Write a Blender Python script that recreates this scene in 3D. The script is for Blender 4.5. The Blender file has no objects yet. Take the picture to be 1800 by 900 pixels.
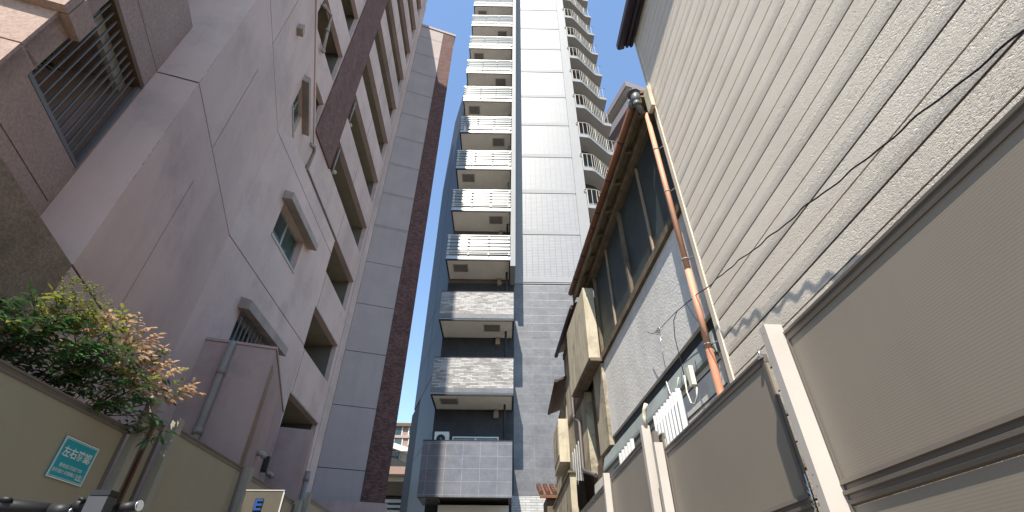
import bpy, math, random
from mathutils import Vector, Matrix
random.seed(7)
R = math.radians
scene = bpy.context.scene
COL = scene.collection

# ---------------------------------------------------------------- camera, sky, sun, exposure
H = 0.85                                     # camera height above the ground
CAM_F, CAM_TH, CAM_YAW, CAM_ROLL = 841.52, R(37.19), R(1.869), R(0.4157)
CF = Vector((math.sin(CAM_YAW)*math.cos(CAM_TH), math.cos(CAM_YAW)*math.cos(CAM_TH), math.sin(CAM_TH)))
_r = Vector((math.cos(CAM_YAW), -math.sin(CAM_YAW), 0)); _u = _r.cross(CF)
CR = _r*math.cos(CAM_ROLL) + _u*math.sin(CAM_ROLL); CU = -_r*math.sin(CAM_ROLL) + _u*math.cos(CAM_ROLL)
cd = bpy.data.cameras.new('camera'); cam = bpy.data.objects.new('camera', cd); COL.objects.link(cam)
M = Matrix((CR, CU, -CF)).transposed().to_4x4(); M.translation = (0, 0, H)
cam.matrix_world = M
cd.sensor_width = 36; cd.lens = CAM_F/1800*36; cd.clip_start = 0.05; cd.clip_end = 3000
scene.camera = cam

SUN_AZ, SUN_EL = 15.8, 54.0                  # direction the light travels (degrees right of +Y), elevation
w = bpy.data.worlds.new('World'); scene.world = w; w.use_nodes = True
nt = w.node_tree; nt.nodes.clear()
sky = nt.nodes.new('ShaderNodeTexSky'); sky.sky_type = 'NISHITA'; sky.sun_disc = False
sky.sun_elevation = R(SUN_EL); sky.sun_rotation = R(SUN_AZ+180)
sky.air_density = 1.25; sky.dust_density = 0.0; sky.ozone_density = 2.5; sky.altitude = 50
bg = nt.nodes.new('ShaderNodeBackground'); bg.inputs[1].default_value = 0.14
ow = nt.nodes.new('ShaderNodeOutputWorld')
nt.links.new(sky.outputs[0], bg.inputs[0]); nt.links.new(bg.outputs[0], ow.inputs[0])
sl = bpy.data.lights.new('sun', 'SUN'); sl.energy = 4.8; sl.angle = R(0.53); sl.color = (1.0, 0.93, 0.82)
so = bpy.data.objects.new('sun', sl); COL.objects.link(so)
SD = Vector((math.sin(R(SUN_AZ))*math.cos(R(SUN_EL)), math.cos(R(SUN_AZ))*math.cos(R(SUN_EL)), -math.sin(R(SUN_EL))))
so.rotation_euler = SD.to_track_quat('-Z', 'Y').to_euler(); so.location = (-10, -30, 60)
scene.view_settings.view_transform = 'Standard'; scene.view_settings.look = 'None'
scene.view_settings.gamma = 1; scene.view_settings.exposure = 1.05

# ---------------------------------------------------------------- geometry helpers (z values are metres above the camera; H is added when linking)
class Fr:
    """vertical reference plane: u along it, v out of it (towards the alley), z up"""
    def __init__(s, p, ang, flip=False):
        a = R(ang); s.p = Vector((p[0], p[1], 0)); s.d = Vector((math.sin(a), math.cos(a), 0))
        s.n = Vector((math.cos(a), -math.sin(a), 0)) * (-1 if flip else 1)
    def __call__(s, u, v, z): return s.p + s.d*u + s.n*v + Vector((0, 0, z))
    def at(s, x, y, v=0):                     # photo pixel -> (u, z) on the plane offset by v
        r = CR*((x-900)/CAM_F) + CU*((450-y)/CAM_F) + CF
        q = r*((s.p + s.n*v).dot(s.n)/r.dot(s.n))
        return (q-s.p).dot(s.d), q.z
    def off(s, u, v): q = s(u, v, 0); return (q.x, q.y)
WORLD = Fr((0, 0), 90); WORLD.d = Vector((1, 0, 0)); WORLD.n = Vector((0, 1, 0))

def link(o): COL.objects.link(o); return o
def tag(o, label=None, cat=None, group=None, kind=None):
    if label: o['label'] = label
    if cat: o['category'] = cat
    if group: o['group'] = group
    if kind: o['kind'] = kind
    return o
def thing(name, label, cat, loc=(0, 0), group=None, z=-H):
    o = bpy.data.objects.new(name, None); link(o); o.location = (loc[0], loc[1], z+H)
    o.empty_display_size = 0.2
    return tag(o, label, cat, group)

class MB:
    def __init__(s, fr=WORLD): s.fr = fr; s.v = []; s.f = []; s.uv = []; s.sm = []
    def poly(s, pts, smooth=False):           # pts in (u,v,z)
        i = len(s.v); a, b, c = Vector(pts[0]), Vector(pts[1]), Vector(pts[2])
        n = (b-a).cross(c-a)
        if n.length < 1e-12 and len(pts) > 3: n = (c-a).cross(Vector(pts[3])-a)
        k = max(range(3), key=lambda j: abs(n[j]))
        for p in pts: s.v.append(s.fr(*p))
        s.f.append(list(range(i, i+len(pts))))
        s.uv.append([((p[1], p[2]), (p[0], p[2]), (p[0], p[1]))[k] for p in pts]); s.sm.append(smooth)
    def box(s, u0, u1, v0, v1, z0, z1, skip=''):
        P = lambda a, b, c: ((u0, u1)[a], (v0, v1)[b], (z0, z1)[c])
        F = {'f': [P(0,1,0), P(1,1,0), P(1,1,1), P(0,1,1)], 'b': [P(0,0,0), P(0,0,1), P(1,0,1), P(1,0,0)],
             'l': [P(0,0,0), P(0,1,0), P(0,1,1), P(0,0,1)], 'r': [P(1,0,0), P(1,0,1), P(1,1,1), P(1,1,0)],
             't': [P(0,0,1), P(0,1,1), P(1,1,1), P(1,0,1)], 'd': [P(0,0,0), P(1,0,0), P(1,1,0), P(0,1,0)]}
        for k, q in F.items():
            if k not in skip: s.poly(q)
        return s
    def plan(s, pts, z0, z1):                 # polygon in (u,v) extruded in z
        n = len(pts)
        s.poly([(p[0], p[1], z1) for p in pts]); s.poly([(p[0], p[1], z0) for p in pts][::-1])
        for i in range(n):
            a, b = pts[i], pts[(i+1) % n]
            j = len(s.v); L = math.hypot(b[0]-a[0], b[1]-a[1])
            for p in ((a, z0), (b, z0), (b, z1), (a, z1)): s.v.append(s.fr(p[0][0], p[0][1], p[1]))
            s.f.append([j, j+1, j+2, j+3]); s.uv.append([(0, z0), (L, z0), (L, z1), (0, z1)]); s.sm.append(False)
        return s
    def prof(s, pts, u0, u1):                 # polygon in (v,z) extruded along u
        s.poly([(u0, p[0], p[1]) for p in pts]); s.poly([(u1, p[0], p[1]) for p in pts][::-1])
        for i in range(len(pts)):
            a, b = pts[i], pts[(i+1) % len(pts)]
            s.poly([(u0, a[0], a[1]), (u1, a[0], a[1]), (u1, b[0], b[1]), (u0, b[0], b[1])])
        return s
    def face(s, pts, v0, v1):                 # polygon in (u,z) extruded along v
        s.poly([(p[0], v1, p[1]) for p in pts]); s.poly([(p[0], v0, p[1]) for p in pts][::-1])
        for i in range(len(pts)):
            a, b = pts[i], pts[(i+1) % len(pts)]
            s.poly([(a[0], v0, a[1]), (b[0], v0, b[1]), (b[0], v1, b[1]), (a[0], v1, a[1])])
        return s
    def tube(s, pts, r, n=10, cap=True):      # pts in (u,v,z); r a number or list
        W = [s.fr(*p) for p in pts]; m = len(W); rr = r if isinstance(r, (list, tuple)) else [r]*m
        i0 = len(s.v); up = None; L = 0
        for k in range(m):
            t = (W[min(k+1, m-1)]-W[max(k-1, 0)]).normalized()
            if up is None:
                up = t.orthogonal().normalized()
            up = (up - t*up.dot(t)).normalized(); sd = t.cross(up)
            for j in range(n):
                a = 2*math.pi*j/n; s.v.append(W[k] + (up*math.cos(a)+sd*math.sin(a))*rr[k])
        for k in range(m-1):
            L2 = L+(W[k+1]-W[k]).length
            for j in range(n):
                a, b = i0+k*n+j, i0+k*n+(j+1) % n
                s.f.append([a, b, b+n, a+n]); s.sm.append(True)
                s.uv.append([(j/n*.3, L), ((j+1)/n*.3, L), ((j+1)/n*.3, L2), (j/n*.3, L2)])
            L = L2
        if cap:
            for q in (list(range(i0, i0+n))[::-1], list(range(i0+(m-1)*n, i0+m*n))):
                s.f.append(q); s.uv.append([(0, 0)]*n); s.sm.append(False)
        return s
    def ball(s, c, r, n=10, m=6, sq=(1, 1, 1)):
        W = s.fr(*c); i0 = len(s.v)
        for a in range(m+1):
            th = math.pi*a/m
            for b in range(n):
                ph = 2*math.pi*b/n
                s.v.append(W + Vector((math.sin(th)*math.cos(ph)*r*sq[0], math.sin(th)*math.sin(ph)*r*sq[1], math.cos(th)*r*sq[2])))
        for a in range(m):
            for b in range(n):
                p, q = i0+a*n+b, i0+a*n+(b+1) % n
                s.f.append([p, p+n, q+n, q]); s.uv.append([(0, 0)]*4); s.sm.append(True)
        return s
    def slab(s, u0, u1, z0, z1, v0, v1, holes=(), back=True):   # wall with rectangular holes (u0,u1,z0,z1)
        us = sorted({u0, u1, *[min(max(h[k], u0), u1) for h in holes for k in (0, 1)]})
        zs = sorted({z0, z1, *[min(max(h[k], z0), z1) for h in holes for k in (2, 3)]})
        nu, nz = len(us)-1, len(zs)-1
        solid = [[not any(h[0] < (us[i]+us[i+1])/2 < h[1] and h[2] < (zs[j]+zs[j+1])/2 < h[3] for h in holes) for j in range(nz)] for i in range(nu)]
        S = lambda i, j: 0 <= i < nu and 0 <= j < nz and solid[i][j]
        for i in range(nu):
            j = 0
            while j < nz:
                if not solid[i][j]: j += 1; continue
                k = j
                while k+1 < nz and solid[i][k+1]: k += 1
                a, b, c, d = us[i], us[i+1], zs[j], zs[k+1]
                s.poly([(a, v1, c), (b, v1, c), (b, v1, d), (a, v1, d)])
                if back: s.poly([(a, v0, c), (a, v0, d), (b, v0, d), (b, v0, c)])
                j = k+1
            for j in range(nz):
                if not solid[i][j]: continue
                a, b, c, d = us[i], us[i+1], zs[j], zs[j+1]
                if not S(i-1, j): s.poly([(a, v0, c), (a, v1, c), (a, v1, d), (a, v0, d)])
                if not S(i+1, j): s.poly([(b, v0, c), (b, v0, d), (b, v1, d), (b, v1, c)])
                if not S(i, j-1): s.poly([(a, v0, c), (b, v0, c), (b, v1, c), (a, v1, c)])
                if not S(i, j+1): s.poly([(a, v0, d), (a, v1, d), (b, v1, d), (b, v0, d)])
        return s
    def build(s, name, mat, parent=None, bevel=0, label=None):
        me = bpy.data.meshes.new(name)
        b = Vector((0, 0, 0))
        if parent is not None:
            q = parent
            while q is not None: b += q.location; q = q.parent
        me.from_pydata([(p.x-b.x, p.y-b.y, p.z+H-b.z) for p in s.v], [], s.f)
        ul = me.uv_layers.new(name='UVMap')
        k = 0
        for uvs in s.uv:
            for q in uvs: ul.data[k].uv = q; k += 1
        for p, sm in zip(me.polygons, s.sm): p.use_smooth = sm
        me.materials.append(mat); me.update()
        o = bpy.data.objects.new(name, me); link(o); o.parent = parent
        if bevel:
            m = o.modifiers.new('bevel', 'BEVEL'); m.width = bevel; m.segments = 2; m.limit_method = 'ANGLE'; m.angle_limit = R(50)
        if label: o['label'] = label
        return o

# ---------------------------------------------------------------- materials
class NT:
    def __init__(s, name):
        s.m = bpy.data.materials.new(name); s.m.use_nodes = True; s.t = s.m.node_tree
        s.p = s.t.nodes['Principled BSDF']
    def n(s, t, **kw):
        x = s.t.nodes.new('ShaderNode'+t)
        for k, v in kw.items():
            if k.startswith('i_'):
                key = k[2:].replace('_', ' ')
                x.inputs[key].default_value = v
            else: setattr(x, k, v)
        return x
    def l(s, a, b): s.t.links.new(a, b)
    def uv(s): return s.n('TexCoord').outputs['UV']
    def ob(s): return s.n('TexCoord').outputs['Object']
    def mapv(s, v, scale):
        m = s.n('Mapping'); m.inputs['Scale'].default_value = scale; s.l(v, m.inputs['Vector']); return m.outputs[0]
    def noise(s, v, scale, detail=5, rough=.55, dist=0):
        x = s.n('TexNoise'); s.l(v, x.inputs['Vector']); x.inputs['Scale'].default_value = scale
        x.inputs['Detail'].default_value = detail; x.inputs['Roughness'].default_value = rough; x.inputs['Distortion'].default_value = dist
        return x.outputs['Fac']
    def ramp(s, f, a, b, c0=(0, 0, 0, 1), c1=(1, 1, 1, 1)):
        x = s.n('ValToRGB'); s.l(f, x.inputs[0]); e = x.color_ramp.elements
        e[0].position = a; e[0].color = c0; e[1].position = b; e[1].color = c1; return x.outputs[0]
    def mix(s, f, a, b, mode='MIX'):
        x = s.n('Mix', data_type='RGBA', blend_type=mode)
        for v, k in ((f, 0), (a, 6), (b, 7)):
            if isinstance(v, (int, float)): x.inputs[k].default_value = v
            elif isinstance(v, tuple): x.inputs[k].default_value = v if len(v) == 4 else (*v, 1)
            else: s.l(v, x.inputs[k])
        return x.outputs[2]
    def math(s, op, a, b=0.0):
        x = s.n('Math', operation=op)
        for v, k in ((a, 0), (b, 1)):
            if isinstance(v, (int, float)): x.inputs[k].default_value = v
            else: s.l(v, x.inputs[k])
        return x.outputs[0]
    def bump(s, h, strength, dist=.01, normal=None):
        x = s.n('Bump'); x.inputs['Strength'].default_value = strength; x.inputs['Distance'].default_value = dist
        s.l(h, x.inputs['Height'])
        if normal is not None: s.l(normal, x.inputs['Normal'])
        return x.outputs[0]

def pmat(name, col, rough=.8, var=.12, vscale=1.5, bump=0, bscale=60, bdist=.004, streak=0, streak_col=None, metal=0, spec=.3, dirt=0, dirt_col=(.12, .1, .08), fine=0, sscale=(3.5, .22), dscale=.9):
    N = NT(name); uv = N.uv(); ob = N.ob()
    N.p.inputs['Roughness'].default_value = rough; N.p.inputs['Metallic'].default_value = metal
    N.p.inputs['Specular IOR Level'].default_value = spec
    c = tuple(col)+(1,)
    dk = tuple(x*(1-var) for x in col)+(1,); lt = tuple(min(1, x*(1+var)) for x in col)+(1,)
    out = N.ramp(N.noise(ob, vscale, 6, .6), .3, .7, dk, lt)
    if fine:
        out = N.mix(N.math('MULTIPLY', N.noise(ob, bscale*.6, 2), fine), out, tuple(x*.35 for x in col)+(1,))
    if streak:
        f = N.ramp(N.noise(N.mapv(uv, sscale + (1,)), 1.0, 6, .65), .46, .72)
        out = N.mix(N.math('MULTIPLY', f, streak), out, tuple(streak_col or [x*.45 for x in col]))
    if dirt:
        f = N.ramp(N.noise(ob, dscale, 8, .7), .50, .68)
        out = N.mix(N.math('MULTIPLY', f, dirt), out, dirt_col)
    N.l(out, N.p.inputs['Base Color'])
    if bump:
        N.l(N.bump(N.noise(ob, bscale, 4, .6), bump, bdist), N.p.inputs['Normal'])
    return N.m

def brick(name, bw, rh, cols, mortar, msize=.004, rough=.6, bump=.6, offset=.5, fac_scale=1.0, spec=.3, vein=0, veincol=(.6, .6, .62), coarse=0):
    N = NT(name); uv = N.uv()
    b = N.n('TexBrick'); N.l(uv, b.inputs['Vector']); b.offset = offset; b.squash = 1
    b.inputs['Scale'].default_value = 1; b.inputs['Brick Width'].default_value = bw; b.inputs['Row Height'].default_value = rh
    b.inputs['Mortar Size'].default_value = msize; b.inputs['Mortar Smooth'].default_value = .1; b.inputs['Bias'].default_value = 0
    b.inputs['Color1'].default_value = (*cols[0], 1); b.inputs['Color2'].default_value = (*cols[1], 1); b.inputs['Mortar'].default_value = (*mortar, 1)
    out = b.outputs['Color']
    nz = N.noise(N.ob(), 2.2, 6, .6)
    out = N.mix(.5, out, N.ramp(nz, .3, .7, (.55, .55, .55, 1), (1.3, 1.3, 1.3, 1)), 'MULTIPLY') if not vein else out
    if vein:
        f = N.noise(N.mapv(uv, (1.1, 2.4, 1)), 1.3, 7, .62, 1.6)
        v2 = N.ramp(N.math('ABSOLUTE', N.math('SUBTRACT', f, .5)), 0, .012, (1, 1, 1, 1), (0, 0, 0, 1))
        out = N.mix(N.math('MULTIPLY', v2, vein), out, veincol)
        out = N.mix(.6, out, N.ramp(nz, .3, .7, (.6, .6, .6, 1), (1.25, 1.25, 1.25, 1)), 'MULTIPLY')
    N.l(out, N.p.inputs['Base Color'])
    h = N.math('SUBTRACT', 1, b.outputs['Fac'])
    if coarse:
        h = N.math('ADD', h, N.math('MULTIPLY', N.noise(N.ob(), coarse, 3), .8))
    N.l(N.bump(h, bump, .006), N.p.inputs['Normal'])
    N.p.inputs['Roughness'].default_value = rough; N.p.inputs['Specular IOR Level'].default_value = spec
    return N.m

def glass(name, tint=(.05, .065, .06), rough=.06, spec=.45):
    N = NT(name); N.l(N.ramp(N.noise(N.ob(), 1.5, 3), .3, .7, (*[x*.7 for x in tint], 1), (*[x*1.3 for x in tint], 1)), N.p.inputs['Base Color'])
    N.p.inputs['Roughness'].default_value = rough; N.p.inputs['Specular IOR Level'].default_value = spec
    return N.m

m_paint = pmat('lavender_paint', (.53, .395, .345), .85, .13, .5, .35, 40, streak=.35, streak_col=(.30, .235, .21), dirt=.5, dirt_col=(.33, .26, .235), sscale=(.9, .12))
m_annex = pmat('annex_paint', (.40, .29, .26), .85, .14, .9, .2, 35, streak=.4, streak_col=(.2, .15, .13), dirt=.6, dirt_col=(.2, .155, .14), sscale=(1.6, .3))
m_joint = pmat('joint_dark', (.06, .05, .05), .9)
m_granite = pmat('granite', (.45, .32, .26), .85, .16, 1, .5, 60, .006, fine=.9)
m_rough = pmat('rough_aggregate', (.34, .26, .19), .95, .3, 3, 1.0, 45, .02, fine=1.0)
m_pierpanel = pmat('pier_panel', (.33, .275, .255), .8, .08, .8, .12, 60, streak=.12)
m_pierbrick = brick('pier_brick', .11, .055, ((.17, .085, .068), (.08, .038, .033)), (.06, .035, .03), .006, .8, 1.0, coarse=25)
m_pilaster = brick('pilaster_brick', .11, .055, ((.20, .11, .09), (.135, .07, .058)), (.09, .055, .046), .006, .8, 1.0, coarse=25)
m_soffit = pmat('soffit_beige', (.74, .69, .60), .85, .06, 1.5)
m_dark = pmat('dark_trim', (.02, .02, .022), .5, .1)
m_alum = pmat('aluminium', (.42, .42, .40), .4, .06, 4, metal=.6)
m_alum_white = pmat('white_aluminium', (.55, .55, .53), .35, .04, 4, metal=.2)
m_glass = glass('window_glass', (.04, .055, .055))
m_glass_teal = glass('teal_glass', (.035, .06, .055), .12)
m_hood = pmat('hood_concrete', (.33, .27, .23), .85, .15, 3, .3, 40, streak=.4)
m_bronze = pmat('bronze_frame', (.10, .06, .03), .5, .1)
m_grille = pmat('grille_metal', (.15, .155, .155), .45, .1, metal=.4)
m_pvc = pmat('pvc_pipe', (.27, .235, .21), .6, .12, 4, streak=.3)
m_leafd = None
m_white = pmat('tower_white', (.24, .245, .25), .6, .03, 1.2, streak=.06)
m_whitetile = None
def white_tile():
    N = NT('tower_white_tile'); uv = N.uv()
    b = N.n('TexBrick'); N.l(uv, b.inputs['Vector']); b.offset = 0
    for k, v in (('Scale', 1), ('Brick Width', .30), ('Row Height', .10), ('Mortar Size', .010), ('Mortar Smooth', .2)): b.inputs[k].default_value = v
    b.inputs['Color1'].default_value = (.22, .226, .237, 1); b.inputs['Color2'].default_value = (.192, .20, .21, 1); b.inputs['Mortar'].default_value = (.085, .09, .10, 1)
    f = N.ramp(N.noise(N.mapv(uv, (14, .5, 1)), 1, 4), .55, .7)
    out = N.mix(N.math('MULTIPLY', f, .25), b.outputs['Color'], (.22, .235, .255))
    N.l(out, N.p.inputs['Base Color']); N.p.inputs['Roughness'].default_value = .45
    N.l(N.bump(N.math('SUBTRACT', 1, b.outputs['Fac']), .4, .005), N.p.inputs['Normal'])
    return N.m
m_whitetile = white_tile()
m_slate = brick('slate_tile', .80, .42, ((.132, .132, .138), (.108, .108, .114)), (.165, .165, .17), .006, .38, .3, 0, vein=.3, veincol=(.34, .34, .36), spec=.5)
m_slatebal = brick('slate_parapet_tile', .62, .42, ((.14, .134, .14), (.125, .12, .126)), (.22, .216, .22), .007, .12, .06, 0, vein=.25, veincol=(.22, .22, .23), spec=.6)
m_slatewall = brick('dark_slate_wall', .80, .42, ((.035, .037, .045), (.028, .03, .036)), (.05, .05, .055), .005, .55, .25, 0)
m_relief = brick('white_relief_tile', .42, .09, ((.42, .42, .40), (.34, .34, .33)), (.2, .2, .2), .008, .6, 1.0, .5)
def ledge_mat():
    N = NT('ledgestone'); uv = N.uv()
    b = N.n('TexBrick'); N.l(uv, b.inputs['Vector']); b.offset = .37; b.offset_frequency = 2; b.squash = 1.7; b.squash_frequency = 3
    for k, v in (('Scale', 1), ('Brick Width', .24), ('Row Height', .06), ('Mortar Size', .006), ('Mortar Smooth', .1), ('Bias', -.1)): b.inputs[k].default_value = v
    b.inputs['Color1'].default_value = (.40, .39, .375, 1); b.inputs['Color2'].default_value = (.13, .112, .10, 1); b.inputs['Mortar'].default_value = (.09, .09, .09, 1)
    nz = N.noise(N.mapv(uv, (5, 18, 1)), 1, 3)
    out = N.mix(N.ramp(nz, .35, .65), b.outputs['Color'], (.40, .40, .41))
    out = N.mix(.15, b.outputs['Color'], out)
    N.l(out, N.p.inputs['Base Color']); N.p.inputs['Roughness'].default_value = .6
    h = N.math('ADD', N.math('SUBTRACT', 1, b.outputs['Fac']), N.math('MULTIPLY', nz, .8))
    N.l(N.bump(h, .8, .012), N.p.inputs['Normal'])
    return N.m
m_ledge = ledge_mat()
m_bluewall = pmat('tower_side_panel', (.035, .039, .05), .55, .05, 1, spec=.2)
m_cream = pmat('cream_rail', (.36, .345, .30), .5, .05)
m_louver = pmat('louver_slat', (.20, .225, .22), .25, .05, spec=.5)
m_stsoff = pmat('stair_soffit', (.36, .335, .30), .85, .06)
m_acwhite = pmat('ac_white', (.7, .69, .66), .5, .06)

def siding_mat():
    N = NT('stucco_siding'); uv = N.uv(); ob = N.ob()
    n1 = N.noise(N.mapv(uv, (38, 62, 1)), 1, 3, .55, 1.2)
    n2 = N.noise(N.mapv(uv, (150, 220, 1)), 1, 2)
    ridge = N.math('ABSOLUTE', N.math('SUBTRACT', n1, .5))
    h = N.math('ADD', N.math('MULTIPLY', ridge, 2.2), N.math('MULTIPLY', n2, .15))
    c = N.ramp(N.noise(ob, 1.3, 6), .3, .7, (.60, .54, .46, 1), (.68, .615, .53, 1))
    st = N.ramp(N.noise(N.mapv(uv, (.5, 3, 1)), 1.2, 6, .7), .55, .8)
    c = N.mix(N.math('MULTIPLY', st, .22), c, (.36, .31, .25))
    N.l(c, N.p.inputs['Base Color']); N.p.inputs['Roughness'].default_value = .8; N.p.inputs['Specular IOR Level'].default_value = .2
    N.l(N.bump(h, .9, .007), N.p.inputs['Normal'])
    return N.m
m_siding = siding_mat()
m_groove = pmat('siding_groove', (.055, .034, .028), .9, .2)
m_trim = pmat('corner_trim', (.56, .51, .42), .5, .1, 2, streak=.35, streak_col=(.3, .24, .17))
m_eave = pmat('eave_dark', (.035, .032, .045), .45, .2, spec=.5)
m_pipe = pmat('salmon_pipe', (.50, .255, .165), .55, .07, 6)
m_gutter = pmat('brown_gutter', (.17, .065, .032), .5, .2, 2, streak=.3)
m_gutter2 = pmat('dark_gutter', (.045, .035, .035), .6, .2)
m_wood = pmat('weathered_wood', (.13, .10, .07), .8, .35, 5, .4, 30, streak=.5, streak_col=(.05, .035, .025))
m_soffboard = pmat('eave_boards', (.19, .155, .10), .85, .35, 4, .4, 30, streak=.5, streak_col=(.06, .045, .03))
m_mortar = pmat('grey_mortar', (.60, .585, .56), .9, .12, 2.2, .8, 30, .008, streak=.3, streak_col=(.42, .42, .42), dirt=.25, dirt_col=(.42, .42, .42))
m_oldstucco = pmat('stained_stucco', (.38, .335, .25), .9, .18, 2.5, .4, 30, streak=.8, streak_col=(.11, .085, .06), dirt=.8, dirt_col=(.06, .05, .038), dscale=2.2)
m_boxcream = pmat('cream_box', (.46, .41, .31), .8, .1, 3, .2, 40, streak=.6, streak_col=(.19, .15, .10), dirt=.6, dirt_col=(.17, .14, .10), dscale=2.2, sscale=(6, .5))
m_flash = pmat('painted_flashing', (.23, .26, .255), .5, .15, 2, dirt=.4, dirt_col=(.36, .40, .40))
m_lowsiding = pmat('grey_lower_siding', (.62, .60, .57), .8, .1, 2, .5, 45, .006)
m_corr = pmat('white_corrugated_sheet', (.52, .52, .51), .45, .07, 3, streak=.2)
m_tile = pmat('brown_roof_tile', (.13, .066, .046), .45, .3, 6, .2, 30, spec=.4)
m_blackcloth = pmat('black_sheet', (.02, .02, .022), .8)

def fence_mat(name='hoarding_panel', c0=(.222, .192, .154), c1=(.252, .219, .177)):
    N = NT(name); uv = N.uv(); ob = N.ob()
    wv = N.n('TexWave', wave_type='BANDS', bands_direction='Y'); N.l(uv, wv.inputs['Vector']); wv.inputs['Scale'].default_value = 1/(.011*20)*6.283*1.0/6.283*1.0
    wv.inputs['Scale'].default_value = 26; wv.inputs['Distortion'].default_value = 0
    c = N.ramp(N.noise(ob, .8, 5), .3, .7, (*c0, 1), (*c1, 1))
    st = N.ramp(N.noise(N.mapv(uv, (2.2, .2, 1)), 1, 6, .65), .5, .8)
    c = N.mix(N.math('MULTIPLY', st, .22), c, (.14, .12, .095))
    N.l(c, N.p.inputs['Base Color']); N.p.inputs['Roughness'].default_value = .45; N.p.inputs['Specular IOR Level'].default_value = .35
    N.l(N.bump(wv.outputs['Fac'], .04, .003), N.p.inputs['Normal'])
    return N.m
m_fence = fence_mat(); m_fencel = fence_mat('hoarding_panel_left_light', (.265, .238, .168), (.30, .27, .192))  # left copy of one panel, its different light put into the tint
m_rail = pmat('hoarding_rail', (.15, .128, .108), .4, .06, spec=.4, metal=.2)
m_post = pmat('hoarding_post', (.45, .41, .37), .4, .05, 3, spec=.4)
m_postl = pmat('hoarding_post_grey', (.25, .235, .19), .45, .06, 3, spec=.4)
m_chrome = pmat('chrome', (.7, .7, .7), .15, .05, metal=1)
m_teal = pmat('teal_print', (.012, .27, .32), .5, .03)
m_print = pmat('white_print', (.62, .66, .62), .6, .03)
m_steel = pmat('brushed_steel', (.085, .075, .058), .5, .12, 3, spec=.2)  # base colour darkened to put the sign's shade into it
m_blue = pmat('blue_letter', (.02, .06, .20), .4)
m_black = pmat('black_rubber', (.018, .018, .02), .5, .2, 20)
m_greyplastic = pmat('grey_plastic', (.06, .062, .07), .4, .05)
m_bikeframe = pmat('bike_frame_paint', (.05, .055, .07), .3, .05, spec=.5)
m_wire = pmat('wire_black', (.012, .012, .018), .5)
m_wirec = pmat('wire_cream', (.62, .58, .46), .6, .1)
m_pinkapt = pmat('pink_apartment_wall', (.25, .17, .14), .8, .06, .3)
m_ground = pmat('asphalt', (.15, .145, .135), .95, .3, 2.5, .5, 60, dirt=.3, dirt_col=(.1, .1, .09))

def textobj(name, body, size, fr, u, v, z, mat, parent, align='LEFT', bold=0, ext=.0006):
    c = bpy.data.curves.new(name, 'FONT'); c.body = body; c.size = size; c.extrude = ext; c.align_x = align
    o = bpy.data.objects.new(name, c); link(o); c.materials.append(mat)
    b = Vector((0, 0, 0)); q = parent
    while q is not None: b += q.location; q = q.parent
    x = fr.d.copy()
    if Vector((0, 0, 1)).dot(x.cross(Vector((0, 0, 1)))) is None: pass
    nrm = fr.n.copy(); up = Vector((0, 0, 1)); x = up.cross(nrm).normalized()
    m = Matrix((x, up, nrm)).transposed().to_4x4()
    p = fr(u, v, z+H) - b
    m.translation = p; c.offset = bold
    bpy.context.view_layer.update()
    me = bpy.data.meshes.new_from_object(o.evaluated_get(bpy.context.evaluated_depsgraph_get()))
    bpy.data.objects.remove(o); me.materials.clear(); me.materials.append(mat)
    o = bpy.data.objects.new(name, me); link(o); o.parent = parent; o.matrix_local = m
    return o

# ================================================================ SETTING
g = MB(); g.poly([(-600, -600, -H), (600, -600, -H), (600, 600, -H), (-600, 600, -H)])
tag(g.build('ground', m_ground), kind='structure')

# ================================================================ LEFT APARTMENT BUILDING
BA = -16.9
XW, XM = -4.62, -5.70
FA = Fr((XW, 0), 0)                    # window wing facade
K1 = (XW, 6.46); K2 = (XW, 10.60)
FC = Fr(K1, BA)                        # angled front block facade
K0 = FC.off(-3.07, 0)
FL = Fr(K0, BA+90)                     # short return facing the street
KG = FL.off(-0.455, 0)
FG = Fr(KG, BA)                        # granite side wall
FM = Fr((XM, 0), 0)                    # tall rear wing facade
FP = Fr((XM, 16.65), BA+90)            # end pier
JZ = [2.44, 5.20, 7.95]
left = thing('apartment_building', 'tall lavender grey apartment block with brick strips, hooded windows and slanting balcony openings', 'building', (-7, 8))

def facade(fr, u0, u1, z0, z1, ju, jz, wins, mat, parent, name, jw=.022, depth=.30, core=4.0):
    hol = list(wins) + [(u-jw/2, u+jw/2, a, b) for u, a, b in ju] + [(u0-.01, u1+.01, z-jw/2, z+jw/2) for z in jz]
    m = MB(fr); m.slab(u0, u1, z0, z1, -.03, 0, hol, back=False)
    m.slab(u0, u1, z0, z1, -depth, -.03, wins, back=False)
    jm = MB(fr)
    for u, a, b in ju: jm.box(u-jw/2, u+jw/2, -.029, -.012, max(a, z0+.01), min(b, z1-.01))
    for z in jz: jm.slab(u0+.002, u1-.002, z-jw/2+.0005, z+jw/2-.0005, -.029, -.010, [(w[0], w[1], w[2], w[3]) for w in wins])
    jm.build('joint_line', m_joint, parent)
    return m.build(name, mat, parent)

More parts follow.
